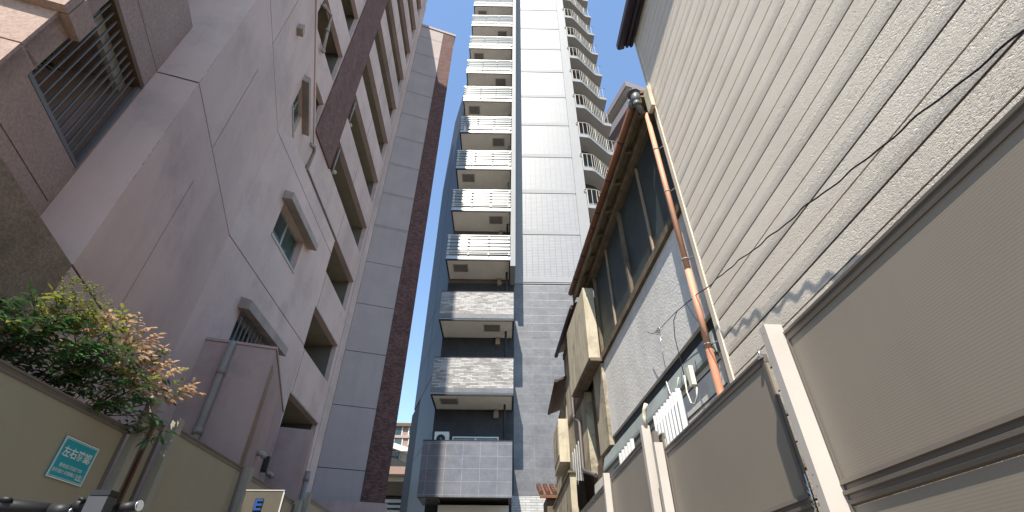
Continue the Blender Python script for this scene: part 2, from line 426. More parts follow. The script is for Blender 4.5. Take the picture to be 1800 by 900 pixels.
# front block body
TOPB = 10.9
e0 = FC.off(3.06, 0)
b = MB()
def pl(fr, pts): return [fr.off(*p) for p in pts]
core = pl(FC, [(-3.04, -.30), (3.06, -.30), (3.06, -4.5), (-3.04, -4.5)])
b.plan(core, -H, TOPB-.02)
b.build('core_wall', m_paint, left)
facade(FC, -3.07, 3.06, -H, TOPB, [(-1.98, 2.44, 4.55), (-1.98, 5.2, 7.17), (-1.98, 7.95, TOPB)], JZ, [(.12, 1.02, 8.98, 9.78)], m_paint, left, 'wall')
facade(FL, -7.5, -.301, -H, TOPB, [], JZ, [], m_paint, left, 'wall')
lj = MB(FL)
for zz in JZ: lj.box(-.32, .0, .0006, .0016, zz-.011, zz+.011)
lj.build('joint_line', m_joint, left)
ch = MB(FC); rr = random.Random(3)
for i in range(34):
    zc = rr.choice([rr.uniform(2.6, 7.4), rr.gauss(5.9, .35), rr.gauss(4.1, .2)]); q = rr.uniform(.02, .10); ch.face([(-3.068, zc), (-3.068+rr.uniform(.004, .012), zc+q*.3), (-3.068+rr.uniform(.003, .009), zc+q*.7), (-3.068, zc+q)], .0004, .0012)
ch.build('chipped_edge', m_hood, left)
MB(FL).box(-5, -.72, .004, 1.25, 6.27, 12).build('upper_shade_mass', m_granite, left)  # unseen mass above the granite, added to keep the return in shade
# window wing (wedge)
wg = MB(); wg.plan([(XW-.30, 6.6), (XW-.30, 10.57), (-5.9, 10.57)], -H, 8.38); wg.build('core_wall', m_paint, left)
W1 = (7.62, 8.97, 6.18, 7.05); W2 = (7.62, 9.25, 3.45, 4.36)
facade(FA, 6.46, 10.6, -H, 8.42, [], JZ, [W1, W2], m_paint, left, 'wall')
we = MB(); we.plan([(XW-.031, 10.6), (XW-.031, 10.57), (-6.2, 10.57), (-6.2, 10.6)], -H, 8.42); we.build('end_wall', m_paint, left)
# parapet caps
MB(FC).box(-3.1, 3.1, -.4, .03, TOPB+.003, TOPB+.12).build('parapet_cap', m_paint, left)

def hooded_window(fr, w, panes=2, hood=(0, 0), bars=0, hood_depth=.22):
    u0, u1, z0, z1 = w; d = -.13 if fr is FA else -.07
    f = MB(fr)
    f.box(u0, u0+.045, d-.05, d, z0, z1); f.box(u1-.045, u1, d-.05, d, z0, z1)
    f.box(u0+.045, u1-.045, d-.05, d, z1-.045, z1); f.box(u0-.02, u1+.02, d-.06, .02, z0-.03, z0+.03)
    um = (u0+u1)/2
    if panes == 2: f.box(um-.03, um+.03, d-.05, d-.008, z0+.03, z1-.045)
    o = f.build('window', m_alum, left)
    MB(fr).box(u0+.046, um, d-.032, d-.028, z0+.031, z1-.046).build('pane', m_glass, o)
    MB(fr).box(um, u1-.046, d-.044, d-.040, z0+.031, z1-.046).build('pane', m_glass_teal, o)
    MB(fr).box(u0-.01, u1+.01, -.29, -.28, z0-.01, z1+.01).build('backing', m_dark, o)
    if bars:
        k = MB(fr)
        for i in range(bars):
            u = u0+.05+(u1-u0-.1)*i/(bars-1); k.box(u-.012, u+.012, .03, .05, z0-.02, z1)
        k.box(u0, u1, .027, .053, z0+.03, z0+.06); k.box(u0, u1, .027, .053, z1-.06, z1-.03)
        k.build('grille', m_grille, o)
    a, c = hood
    h = MB(fr); h.prof([(0.002, z1+.24), (.0, z1+.02), (hood_depth, z1-.02), (hood_depth, z1+.16)], u0-a, u1+c)
    h.box(u0-a, u0-a+.06, .003, hood_depth-.003, z0+.25*(z1-z0)+.0, z1-.021) if False else None
    h.build('window_hood', m_hood, o, bevel=.006)
    return o
hooded_window(FA, W1, hood=(.14, .30))
hooded_window(FA, W2, bars=12, hood=(.14, .15))
hooded_window(FC, (.12, 1.02, 8.98, 9.78), hood=(.12, .6), hood_depth=.16)
# vent box, stains pipe on the angled wall
u, z = FC.at(523, 52); MB(FC).box(u-.09, u+.09, 0.002, .12, z-.07, z+.09).build('vent_hood', m_hood, left, bevel=.02)
# small bend pipe at the block roof
pb = MB(FC); pb.tube([(*[FC.at(538, 300, .06)[0], .06, FC.at(538, 300, .06)[1]],), (FC.at(552, 268, .06)[0], .06, FC.at(552, 268, .06)[1]), (FC.at(553, 258, .06)[0], .06, FC.at(553, 258, .06)[1]), (FC.at(547, 253, .04)[0], .0, FC.at(547, 253, .04)[1])], .05, 10); pb.build('roof_pipe', m_pvc, left)

# granite bay
ZG = 6.26
GO = (-1.10, -.03, 3.47, 4.86)
gm = MB(FG); gm.slab(-1.31, 0, -H, ZG, -.22, 0, [GO, (-1.31, -.04, 3.02, 3.034), (-1.31, 0, 5.2, 5.214)] + [(-.74, -.726, 4.9, ZG)][:0])
gm.box(-1.31, -1.11, -3.5, -.221, -H, 3.5); gm.box(-1.31, 0, -3.5, -.221, 4.87, ZG-.003); gm.box(-1.30, -.0, -3.5, -.221, -H, 3.44)
gm.build('granite_wall', m_granite, left)
FGF = Fr(FG.off(-1.31, 0), BA+90)
gf = MB(FGF); gf.slab(-3.6, 0, -H, ZG, -.2, .03, [(-3.7, -.0, 3.55, 3.567), (-3.7, 0, 2.6, 2.617), (-3.7, 0, 4.72, 4.737)] + [(-1.2, -1.186, -H, 3.55)])
gf.box(-3.6, .07, .031, .11, 4.06, 4.34)
gf.build('granite_front', m_granite, left)
MB(FG).box(-1.33, -1.08, .002, .075, 4.06, 4.34).build('granite_band', m_granite, left)
# lintel edge frame
MB(FG).box(-1.10, -.03, -.14, .015, 4.80, 4.865).build('opening_frame', m_bronze, left)
MB(FG).box(-1.09, -.04, -.20, -.145, 4.66, 4.80).build('opening_frame', m_oldstucco, left)
# recessed loggia behind the grille
lo = MB(FG); lo.box(-1.1, -.02, -1.0, -.95, 3.45, 4.86); lo.build('loggia_wall', m_soffit, left)
lo = MB(FG); lo.box(-1.1, -.001, -1.69, -.2, 3.441, 3.47); lo.build('loggia_floor', m_joint, left)
gr = MB(FG)
for i in range(10):
    uu = -1.04 + .095*i
    gr.box(uu-.007, uu+.007, -.03, -.014, 3.52, 4.80)
gr.box(-1.10, -.03, -.04, 0.004, 3.475, 3.52); gr.box(-.065, -.03, -.04, .003, 3.52, 4.80)
gr.build('grille', m_grille, left)
# rough plinth on the corner
PL = MB(FC); PL.box(-6.5, -3.072, -.9, .0, -H, 2.44); PL.build('stone_plinth', m_rough, left)

# annexes in front of the wing
FX = Fr(K2, BA)
A1 = FX.off(-3.42, 0)
FX1 = Fr(A1, BA+90)
m = MB(FX1); m.box(-1.62, 0, -3.2, 0, -H, 3.50); m.box(-1.64, .02, -3.2, .02, 3.503, 3.545); m.build('annex', m_annex, left, bevel=.01)
d = MB(FX1); ux = FX1.at(408, 610)[0]
d.tube([(ux, .075, -H), (ux, .075, 3.42), (ux, .03, 3.50)], .055, 12)
for zz in (1.2, 2.05, 2.95): d.tube([(ux, .075, zz), (ux, .075, zz+.10)], .064, 12)
d.box(ux-.02, ux+.02, 0.002, .05, 2.55, 2.58); d.build('drain_pipe', m_pvc, left)
m_hoodl = pmat('pale_hood', (.36, .33, .30), .6)
st_ = MB(FX); st_.box(-3.30, -2.95, .0006, .002, -H, 3.3); st_.build('stained_strip', pmat('brown_stain', (.22, .16, .11), .9, .2, 2, streak=.9, streak_col=(.33, .25, .22)), left)
for px, py in ((452, 796), (468, 832)):
    u, z = FX.at(px, py)
    v = MB(FX); v.tube([(u, .0, z), (u, .05, z), (u, .10, z-.02), (u, .13, z-.07)], [.047, .047, .047, .043], 12)
    v.build('vent_hood', m_hoodl, left)
u, z = FX.at(462, 815); MB(FX).box(u-.09, u+.07, .003, .10, z-.14, z+.12).build('meter_box', m_dark, left, bevel=.015)
m = MB(Fr(K2, BA+90)); m.box(-.02, .68, -1.2, 0, -H, 3.27); m.build('annex', m_annex, left, bevel=.01)
F2 = Fr(Fr(K2, BA+90).off(.68, 0), BA)
d = MB(F2); d.tube([(.55, .08, -H), (.55, .08, 2.55)], .055, 12); d.tube([(.55, .08, 2.35), (.55, .08, 2.46)], .064, 12); d.build('drain_pipe', m_pvc, left)

# tall rear wing with slanting balcony openings
PU0, PU1 = 9.47, 11.02
ZT = 34.6
zs = [4.95+2.755*k for k in range(-1, 12)]
hol = []
for k, zt in enumerate(zs):
    if zt > ZT-1: continue
    lo_u = 9.5 if zt < 12 else PU1+.02
    hol.append((lo_u, 15.72, zt-1.36, zt))
    if zt > 12: hol.append((7.3, 9.42, zt-1.75, zt-.24))
mw = MB(FM); mw.slab(4.5, 16.65, -H, ZT, -.16, 0, hol)
mw.build('wall', m_paint, left)
mw = MB(FM); mw.box(4.5, 16.60, -6, -1.75, -H, ZT-.01); mw.box(4.5, 4.75, -1.75, -.162, -H, ZT-.01); mw.box(15.9, 16.60, -1.75, -.162, -H, ZT-.01)
mw.box(4.5, 5.8, -6, -.02, ZT+.002, 42.5); mw.box(15.2, 16.6, -4, -.02, ZT+.002, 38.5)  # near roof block is out of view, added to shade the tower's left edge
mw.build('core_wall', m_paint, left)
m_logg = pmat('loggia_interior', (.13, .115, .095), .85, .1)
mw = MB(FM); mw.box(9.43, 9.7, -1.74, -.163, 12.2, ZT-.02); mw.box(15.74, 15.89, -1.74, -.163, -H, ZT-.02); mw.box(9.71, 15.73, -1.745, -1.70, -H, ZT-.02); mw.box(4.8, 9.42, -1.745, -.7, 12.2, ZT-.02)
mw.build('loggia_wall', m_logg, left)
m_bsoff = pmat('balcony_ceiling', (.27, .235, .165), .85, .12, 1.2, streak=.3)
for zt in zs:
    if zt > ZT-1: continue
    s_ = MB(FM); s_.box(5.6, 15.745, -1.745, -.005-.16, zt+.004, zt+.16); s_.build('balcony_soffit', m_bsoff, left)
    s_ = MB(FM); s_.box(9.5 if zt < 12 else PU1+.03, 15.74, 0.002, .03, zt-.0, zt+.05); s_.build('drip_edge', m_hood, left)
# pilaster of textured brick
MB(FM).box(PU0, PU1, .003, .055, 11.75, ZT-.2).build('brick_pilaster', m_pilaster, left)
# vertical joints in the parapets
for k, zt in enumerate(zs):
    if zt > ZT-1: continue
    MB(FM).box(13.2-.006, 13.2+.006, 0.0005, .004, zt+.06, zt+1.38).build('joint_line', m_joint, left)
    MB(FM).box(16.0-.006, 16.0+.006, 0.0005, .004, zt-1.3, zt+1.38).build('joint_line', m_joint, left)
for k in (2, 3, 4, 5):
    zt = zs[k]; uu = 11.6 if k > 2 else 11.0
    l = MB(FM); l.ball((uu+.9, -.55, zt-.03), .13, 12, 6, (1, 1, .5)); l.build('ceiling_lamp', m_acwhite, left)
    l = MB(FM); l.tube([(uu-.2, -.03, zt-1.3), (uu-.2, -.03, zt+.0)], .03, 8); l.build('drain_pipe', m_pvc, left)
l = MB(FM); l.box(10.9, 11.9, -.6, -.45, 10.45-.02, 10.56); l.build('strip_lamp', m_acwhite, left)
u, z = FM.at(547, 40); 
# antenna style pipes on the rear wing
ap = MB(FM); a0 = FM.at(562, 92); a1 = FM.at(570, 55); a2 = FM.at(565, 14)
ap.tube([(a0[0], .1, a0[1]), (a1[0], .1, a1[1]), (a1[0]-.15, .1, a1[1]+.7), (a2[0]-.1, .1, a2[1])], .05, 8)
for q in (a0, a1, a2): ap.ball((q[0]-.05, .12, q[1]), .075, 8, 5)
ap.build('overflow_pipe', m_pvc, left)

# end pier
ZP = 32.0
pj = [3.88+2.07*k for k in range(-2, 14)]
pp = MB(FP)
prev = -H
for k, zj in enumerate(pj+[ZP]):
    if zj <= -H: continue
    if k >= 7: pp.box(0.01, 1.52, -.03, 0, prev+.012, zj-.10); pp.box(0.01, 1.52, -.03, 0, zj-.085, zj-.012)
    else: pp.box(0.01, 1.52, -.03, 0, prev+.012, zj-.012)
    prev = zj
pp.build('pier_panel', m_pierpanel, left)
MB(FP).box(-.4, 2.29, -.9, -.031, -H, ZP).build('core_wall', m_joint, left)
MB(FP).box(1.535, 2.30, -.9, .012, -H, ZP-.02).build('brick_strip', m_pierbrick, left)
MB(FP).box(-.2, 2.36, -.95, .05, ZP+.002, ZP+.22).build('pier_cap', m_pierpanel, left)
MB(Fr(FP.off(0, .5), BA+90)).box(-.1, 2.35, -.2, 0, -H, FP.at(620, 881, .5)[1]).build('low_wall', m_annex, left)

# potted palm on the loggia
pt = FG(-.93, -.34, 3.47)
pot = thing('potted_palm', 'dark spiky potted plant behind the barred opening in the granite wall', 'plant', (pt.x, pt.y), z=3.47)
mm = MB(); mm.tube([(pt.x, pt.y, 3.47), (pt.x, pt.y, 3.70)], [.09, .12], 12); mm.build('pot', m_hood, pot)
m_palm = pmat('palm_leaf', (.012, .022, .012), .5, .3)
mm = MB()
for i in range(60):
    a = random.uniform(0, 6.28); e = random.uniform(.2, 1.4); L = random.uniform(.2, .36)
    c = Vector((pt.x, pt.y, 3.72+random.uniform(-.1, .2))); dd = Vector((math.cos(a)*math.cos(e), math.sin(a)*math.cos(e), math.sin(e)))
    sd = dd.orthogonal().normalized()*.013; tip = c+dd*L+Vector((0, 0, -.04)); md = c+dd*L*.5+Vector((0, 0, .02))
    mm.poly([tuple(c), tuple(md+sd), tuple(tip), tuple(md-sd)])
mm.tube([(pt.x, pt.y, 3.65), (pt.x, pt.y, 4.05)], .02, 6)
mm.build('leaves', m_palm, pot)

# ================================================================ WHITE TOWER
TA = 91.3
FT = Fr((0.78, 19.5), TA)
tw = thing('apartment_tower', 'slim white tiled apartment tower with stacked louvred balconies and dark slate lower floors', 'building', (0.8, 22))
TU1 = 4.06; TZ = 52
FL0 = 13.36; FH = 3.055
# body
MB(FT).box(-3.26, TU1-.004, -9, -.06, -H, TZ).build('core_wall', m_white, tw)
# white wall: bands, margin, recessed tile panels
bd = MB(FT)
bands = [FL0+FH*k for k in range(0, 13)]
bd.box(3.47, TU1, -.06, 0, 13.15, TZ)
bd.box(-.02, .40, -.06, -.002, 13.15, TZ)
for zb in bands: bd.box(.40, 3.455, -.06, 0, zb-.14, zb+.14)
bd.build('wall_band', m_white, tw)
tp = MB(FT)
for k in range(len(bands)-1): tp.box(.41, 3.445, -.06, -.022, bands[k]+.152, bands[k+1]-.152)
tp.build('tile_panel', m_whitetile, tw)
MB(FT).box(-.02, TU1, -.06, 0, 3.67, 13.10).build('slate_wall', m_slate, tw)
MB(FT).box(-.02, TU1+.03, -.06, .03, 13.10, 13.148).build('ledge', m_white, tw)
MB(FT).box(-.1, TU1, -.06, .01, -H, 3.65).build('relief_wall', m_relief, tw)
# recess wall behind the balconies
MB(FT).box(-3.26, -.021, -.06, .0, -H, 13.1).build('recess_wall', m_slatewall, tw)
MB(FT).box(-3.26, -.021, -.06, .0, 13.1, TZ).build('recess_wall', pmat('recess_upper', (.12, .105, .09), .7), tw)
# fin
MB(FT).box(-.235, -.0, .0015, 1.6, 13.02, TZ).build('fin_wall', m_white, tw, bevel=.01)
# left angled side
FS = Fr(FT.off(-3.262, 0), BA, flip=True)
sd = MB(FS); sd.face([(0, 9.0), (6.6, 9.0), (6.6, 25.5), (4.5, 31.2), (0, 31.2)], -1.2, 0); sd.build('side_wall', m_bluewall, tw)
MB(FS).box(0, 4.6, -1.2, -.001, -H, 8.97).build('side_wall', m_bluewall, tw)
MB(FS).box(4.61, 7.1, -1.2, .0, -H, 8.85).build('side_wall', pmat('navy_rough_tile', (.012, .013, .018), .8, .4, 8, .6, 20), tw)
sj = MB(FS)
sj.box(0, 6.6, .001, .006, 8.93, 8.97)
for zz in (11.1, 13.2, 5.9): sj.box(0, 6.6 if zz > 9 else 4.6, .001, .005, zz, zz+.03)
sj.box(3.4, 3.43, .001, .005, 9, 31)
sj.build('joint_line', m_joint, tw)

# balconies
BU0, BU1, BV = -3.25, -.245, 1.6
zfront = [13.32+FH*k*1.007 for k in range(0, 11)]
def balcony_floor(z, u1, name='balcony'):
    s = MB(FT); s.box(BU0, u1, .002, BV, z+.03, z+.26); o = s.build(name, m_alum, tw)
    c = MB(FT); c.box(BU0+.06, u1-.05, .02, BV-.06, z+.008, z+.027); c.build('soffit', m_soffit, o)
    e = MB(FT); e.box(BU0-.003, u1+.003, BV-.05, BV+.012, z-.005, z+.06); e.box(BU0-.006, BU0+.05, .003, BV-.051, z-.006, z+.06); e.box(u1-.04, u1+.006, .003, BV-.051, z-.006, z+.06); e.build('edge_trim', m_dark, o)
    return o
hatch_side = [0, 1, 0, 1, 0, 1, 0, 1, 0, 1, 0]
m_hatch = pmat('hatch_panel', (.20, .175, .15), .6, .15, 6)
def hatch(o, z, side):
    a = (-2.95, -2.25) if side == 0 else (-1.35, -.65)
    h = MB(FT); f = .05
    h.box(a[0], a[1], .65, 1.25, z-.012, z+.006); h.build('escape_hatch', m_alum, o)
    h = MB(FT); h.box(a[0]+f, a[1]-f, .65+f, 1.25-f, z-.018, z-.012); h.build('hatch_panel', m_hatch, o)
def pipe_vent(o, z, white=False):
    p = MB(FT); p.tube([(-.40, .62, z-2.8), (-.40, .62, z-.12), (-.40, .62, z+.02)], .048, 8); p.build('drain_pipe', m_dark if not white else m_alum, o)
    v = MB(FT); v.box(-.85, -.65, .002, .16, z-.36, z-.12); v.box(-.83, -.67, .03, .13, z-.12, z-.0); v.build('vent_box', m_hood, o)
def rail_meshes(z):
    W = BU1-BU0
    slat = MB(FT)
    for i in range(4):
        zz = z+.56+.215*i
        slat.prof([(BV+.018, zz+.19), (BV+.034, zz+.03), (BV+.046, zz+.03), (BV+.030, zz+.19)], BU0+.06, BU1-.04)
    rod = MB(FT)
    for zz in (z+.33, z+.43, z+.50): rod.box(BU0, BU1, BV+.03, BV+.055, zz-.012, zz+.012)
    rod.box(BU0-.02, BU1, BV-.01, BV+.07, z+1.42, z+1.47)
    posts = []
    for i in range(4):
        post = MB(FT); posts.append(post)
        u = BU0+.07+(W-.14)*i/3
        post.box(u-.03, u+.03, BV-.04, BV-.001, z+.27, z+1.42)
        for j in range(4): post.prof([(BV-.0, z+.56+.215*j), (BV+.10, z+.57+.215*j), (BV+.04, z+.75+.215*j), (BV, z+.75+.215*j)], u-.05, u+.05)
        post.box(u-.035, u+.035, BV-.0, BV+.07, z+.29, z+.35)
    return slat, rod, posts
fas = MB(FT)
first = None
for k, z in enumerate(zfront):
    o = balcony_floor(z, BU1)
    hatch(o, z, hatch_side[k]); pipe_vent(o, z, k > 1)
    if first is None:
        sl_, rd_, po_ = rail_meshes(z)
        slo = sl_.build('louver_slats', m_louver, o); rdo = rd_.build('rail', m_alum_white, o); poo = [q.build('rail_post', m_alum_white, o) for q in po_]
        first = (z, slo, rdo, *poo)
    else:
        for q in first[1:]:
            c = q.copy(); link(c); c.parent = o; c.location = q.location + Vector((0, 0, z-first[0]))
# solid ledgestone balconies
for z, top in ((6.84, 8.42), (10.12, 11.58)):
    o = balcony_floor(z, -.07)
    hatch(o, z, 0 if z < 8 else 1); pipe_vent(o, z)
    p = MB(FT); p.box(BU0, -.07, BV-.12, BV+.02, z+.31, top-.03); p.box(BU0, BU0+.12, .003, BV-.121, z+.31, top-.03); p.box(-.19, -.07, .003, BV-.121, z+.31, top-.03)
    p.build('parapet', m_ledge, o)
    p = MB(FT); p.box(BU0-.01, -.06, BV-.13, BV+.03, top-.028, top); p.build('parapet_cap', m_dark, o)
    p = MB(FT); p.box(BU0-.005, -.065, BV-.1, BV+.024, z+.10, z+.305); p.build('parapet_base', m_slate, o)
# lowest slate balcony
o = MB(FT).box(-3.33, -.10, .003, BV, 3.62, 3.70).build('balcony', m_alum, tw)
p = MB(FT); p.box(-3.33, -.10, BV-.12, BV+.015, 3.29, 5.14); p.box(-3.33, -3.21, .003, BV-.121, 3.29, 5.14); p.box(-.22, -.10, .003, BV-.121, 3.29, 5.14); p.build('parapet', m_slatebal, o)
MB(FT).box(-3.34, -.09, BV-.13, BV+.025, 5.142, 5.17).build('parapet_cap', m_dark, o)
p = MB(FT); p.box(-2.62, -.23, .02, BV-.13, 3.36, 3.40)
for i in range(14): p.box(-2.62, -.23, .05+.1*i, .055+.1*i, 3.352, 3.36)
p.build('soffit', pmat('dark_slat_soffit', (.05, .045, .04), .7), o)
MB(FT).box(-1.15, -.55, .9, 1.2, 3.33, 3.352).build('escape_hatch', m_dark, o)
MB(FT).box(-3.33, -2.63, .003, BV-.13, 3.28, 3.6).build('soffit_beam', m_slatebal, o)
# sliding window of the lowest visible flat
wn = MB(FT); a, b_ = -2.45, -.62
wn.box(a, a+.05, .002, .07, 3.8, 5.75); wn.box(b_-.05, b_, .002, .07, 3.8, 5.75); wn.box(a+.05, b_-.05, .002, .07, 5.70, 5.75); wn.box((a+b_)/2-.03, (a+b_)/2+.03, .002, .06, 3.8, 5.70)
o = wn.build('sliding_window', m_alum_white, tw)
MB(FT).box(a+.051, b_-.051, .012, .02, 3.8, 5.699).build('pane', glass('pale_glass', (.16, .19, .21), .1), o)
MB(FT).box(-2.7, -.2, .05, .7, -H, 3.2).build('entrance_wall', m_soffit, tw)

# corridor slabs on the right
zl = [21.28+FH*k for k in range(-3, 10)]
s0 = (TU1+.004, 0.02); 
plan = [(4.065, 0.03), (4.62, -.04), (4.78, -.12), (6.1, -1.32), (6.25, -1.40), (6.75, -1.50), (6.65, -6.0), (4.065, -6.0)]
def landing(z):
    s = MB(FT); s.plan(plan, z, z+.28); return s
def rail_right(z):
    r_ = MB(FT); edge = plan[:6]
    pts = []
    for (a, b2) in zip(edge, edge[1:]):
        L = math.hypot(b2[0]-a[0], b2[1]-a[1]); n = max(1, int(L/.19))
        for i in range(n): pts.append((a[0]+(b2[0]-a[0])*i/n, a[1]+(b2[1]-a[1])*i/n))
    for i, (uu, vv) in enumerate(pts):
        t = .026 if i % 6 == 0 else .013
        r_.box(uu-t+.05, uu+t+.05, vv-.05-t, vv-.05+t, z+.28, z+1.50)
    r_.tube([(a[0]+.05, a[1]-.05, z+1.50) for a in edge], .03, 6); r_.tube([(a[0]+.05, a[1]-.05, z+.38) for a in edge], .018, 6)
    e = edge[0]; r_.tube([(e[0]+.05, e[1]-.05, z+1.50), (e[0]-.10, e[1]+.02, z+1.45), (e[0]-.12, e[1]+.03, z+1.25), (e[0]-.02, e[1], z+1.18)], .022, 6)
    return r_
fl = None
for z in zl:
    if fl is None:
        a = landing(z).build('corridor_slab', m_white, tw)
        c = MB(FT); c.plan([(p[0]+(.002 if p[0] < 4.2 else -.03), p[1]-.035) for p in plan[:6]]+[(6.62, -5.9), (4.07, -5.9)], z-.012, z-.002)
        cs = c.build('soffit', m_stsoff, a); rr = rail_right(z).build('railing', m_cream, a)
        fl = (z, a, cs, rr)
    else:
        a = fl[1].copy(); link(a); a.parent = tw; a.location = fl[1].location+Vector((0, 0, z-fl[0]))
        for q in fl[2:]:
            c = q.copy(); link(c); c.parent = a
MB(FT).plan([(TU1+.002, -1.0), (4.9, -1.3), (5.9, -2.3), (6.5, -2.6), (6.5, -9), (TU1+.002, -9)], -H, TZ).build('corridor_wall', pmat('corridor_depth_shade', (.045, .04, .036), .8, .1), tw)  # near-black colour stands in for the shaded depth of the corridors
# air conditioners standing on two balconies
def aircon(name, label, u, v, z, turned=False):
    p = FT(u, v, 0)
    t = thing(name, label, 'air conditioner', (p.x, p.y), z=z, group='air conditioner units on the tower balconies')
    m = MB(FT); m.box(u-.27, u+.27, v-.15, v+.15, z+.02, z+.72); m.build('casing', m_acwhite, t, bevel=.02)
    f = MB(FT); f.tube([(u-.02, v+.151, z+.45), (u-.02, v+.162, z+.45)], .17, 18); f.build('fan_grille', m_dark, t)
    f = MB(FT)
    f.box(u-.24, u-.16, v-.13, v+.13, z, z+.019); f.box(u+.16, u+.24, v-.13, v+.13, z, z+.019); f.build('foot', m_black, t)
    h = MB(FT); h.ball((u-.02, v+.165, z+.45), .035, 8, 5); h.build('fan_hub', m_alum, t)
aircon('air_conditioner', 'white air conditioner unit standing beside the sliding window above the slate parapet', -2.80, .55, 5.02)
aircon('air_conditioner', 'white air conditioner unit just showing over the lower stone clad parapet', -2.60, .60, 8.02)

# ================================================================ RIGHT NEIGHBOUR: lap siding house
XC = 1.90
FCX = Fr((XC, 0), 0, flip=True)
YC = 3.58
sh = thing('siding_house', 'tall house clad in cream embossed lap siding with cream corner trim and dark eave', 'house', (XC+2, 1))
ZE = 6.95
MB(FCX).box(-7, YC-.03, -5, -.02, -H, ZE).build('core_wall', m_groove, sh)
PITCH = .1645
z = 1.717 - PITCH*16
sdm = MB(FCX); sgm = MB(FCX); k = 0
while z < ZE+.3:
    g_ = .012 if k % 2 else .020
    if k % 2 == 0: pr = [(-.02, z+g_), (-.0015, z+g_), (.001, z+.04), (.004, z+PITCH*.5), (.004, z+PITCH), (-.02, z+PITCH)]
    else: pr = [(-.02, z+g_), (.003, z+g_), (.004, z+PITCH*.5), (.004, z+PITCH), (-.02, z+PITCH)]
    if z > -H: sdm.prof(pr, -7, YC-.02)
    if z > -H and z < ZE: sgm.box(-7, YC-.021, -.02, -.0035, z, z+g_-.0005)
    z += PITCH; k += 1
sdm.build('siding', m_siding, sh); sgm.build('joint_line', m_groove, sh)
MB(FCX).box(YC-.02, YC+.045, -.06, .016, -H, ZE+.1).build('corner_trim', m_trim, sh, bevel=.004)
MB(FCX).box(YC-.0, YC+.05, -5, -.061, -H, ZE).build('end_wall', m_trim, sh)
ev = MB(FCX); ev.box(-7, YC+.14, .0, .19, 6.80, 6.815); ev.box(-7, YC+.14, -5, .0, 6.95, 7.0)
ev.build('eave_board', m_eave, sh)
gt = MB(FCX); gt.prof([(.13, 6.77), (.21, 6.73), (.235, 6.75), (.24, 6.86), (.225, 6.875), (.13, 6.875)], -7, YC+.17); gt.build('gutter', m_eave, sh)
fb = MB(FCX); fb.prof([(.02, 6.765), (.05, 6.765), (.05, 6.80), (.02, 6.80)], -7, YC+.14); fb.prof([(.08, 6.75), (.115, 6.75), (.115, 6.80), (.08, 6.80)], -7, YC+.14); fb.build('fascia', m_eave, sh)
rf = MB(FCX); rf.prof([(.22, 6.90), (-5.0, 8.8), (-5.0, 8.7), (.20, 6.88)], -7, YC+.16); rf.build('roof', m_eave, sh)

# ================================================================ OLD HOUSE
FH_ = Fr((XC+.015, YC+.02), -2, flip=True)
oh = thing('old_house', 'weathered two storey house with grey mortar wall, brown gutter and dark strip windows', 'house', (XC+2, 6))
ZB = 2.27; ZS = 3.54; ZTW = 5.18
UE = 3.96
MB(FH_).box(.0, UE, -.25, -.05, ZB, ZS-.02).build('mortar_wall', m_mortar, oh)
MB(FH_).box(.06, 7.2, -4.5, -.26, -H, 5.3).build('core_wall', m_wood, oh)
# sill beam and window
MB(FH_).box(.03, UE, -.2, -.005, ZS-.01, ZS+.09).build('window_sill', m_wood, oh)
wd = MB(FH_)
wd.box(.06, UE, -.08, -.0, ZTW, ZTW+.10)
for uu in (.09, 2.02, 3.90): wd.box(uu-.03, uu+.03, -.069, -.012, ZS+.09, ZTW)
wo = wd.build('strip_window', m_wood, oh)
fr_ = MB(FH_)
for uu in (1.06, 2.09, 2.98): fr_.box(uu-.016, uu+.016, -.058, -.030, ZS+.09, ZTW-.002)
fr_.box(.13, 3.86, -.058, -.0301, ZS+.0905, ZS+.115)
fr_.build('sash', pmat('sash_tan', (.26, .19, .13), .5), wo)
pn = MB(FH_)
for a in (.125, 1.08, 2.06, 3.0): pn.box(a, a+.92 if a < 3 else 3.865, -.066, -.060, ZS+.0905, ZTW-.001)
pn.build('pane', glass('dark_house_glass', (.032, .042, .04), .5, .25), wo)
MB(FH_).box(.06, UE, -.2, -.07, ZS+.09, ZTW+.1).build('backing', m_dark, wo)
# eave: soffit, rafters, gutter
ef = MB(FH_); ef.prof([(-.2, 5.46), (.19, 5.38), (.19, 5.41), (-.2, 5.49)], .03, 4.9); ef.build('eave_soffit', m_soffboard, oh)
ef = MB(FH_)
for i in range(8): ef.prof([(.0, 5.33), (.15, 5.30), (.15, 5.377), (.0, 5.41)], .25+.62*i, .30+.62*i)
ef.prof([(.15, 5.27), (.185, 5.27), (.185, 5.377), (.15, 5.377)], .03, 4.9); ef.prof([(.002, 5.25), (.04, 5.25), (.04, 5.40), (.002, 5.40)], .06, 4.9)
ef.build('rafters', m_soffboard, oh)
gu = MB(FH_); gu.tube([(.16, .22, 5.36), (4.92, .22, 5.50)], .052, 12); gu.build('gutter', m_gutter, oh)
gu = MB(FH_)
for uu in (.75, 1.5, 2.25, 2.65, 3.5, 4.3): gu.tube([(uu-.012, .22, 5.36+.029*(uu-.16)), (uu+.012, .22, 5.36+.029*(uu-.14))], .058, 12)
gu.build('gutter_bracket', m_gutter2, oh)
gu = MB(FH_); gu.tube([(4.98, .20, 5.21), (7.28, .20, 5.18)], .046, 12); gu.build('gutter', m_gutter2, oh, label='dark lower gutter length')
rf = MB(FH_); rf.prof([(.20, 5.44), (.20, 5.48), (-2.4, 6.4), (-4.5, 5.7), (-4.5, 5.6), (-2.4, 6.3)], .02, 4.9); rf.prof([(.17, 5.24), (.17, 5.28), (-2.4, 6.2), (-2.4, 6.1)], 4.92, 7.25); rf.build('roof', m_tile, oh)
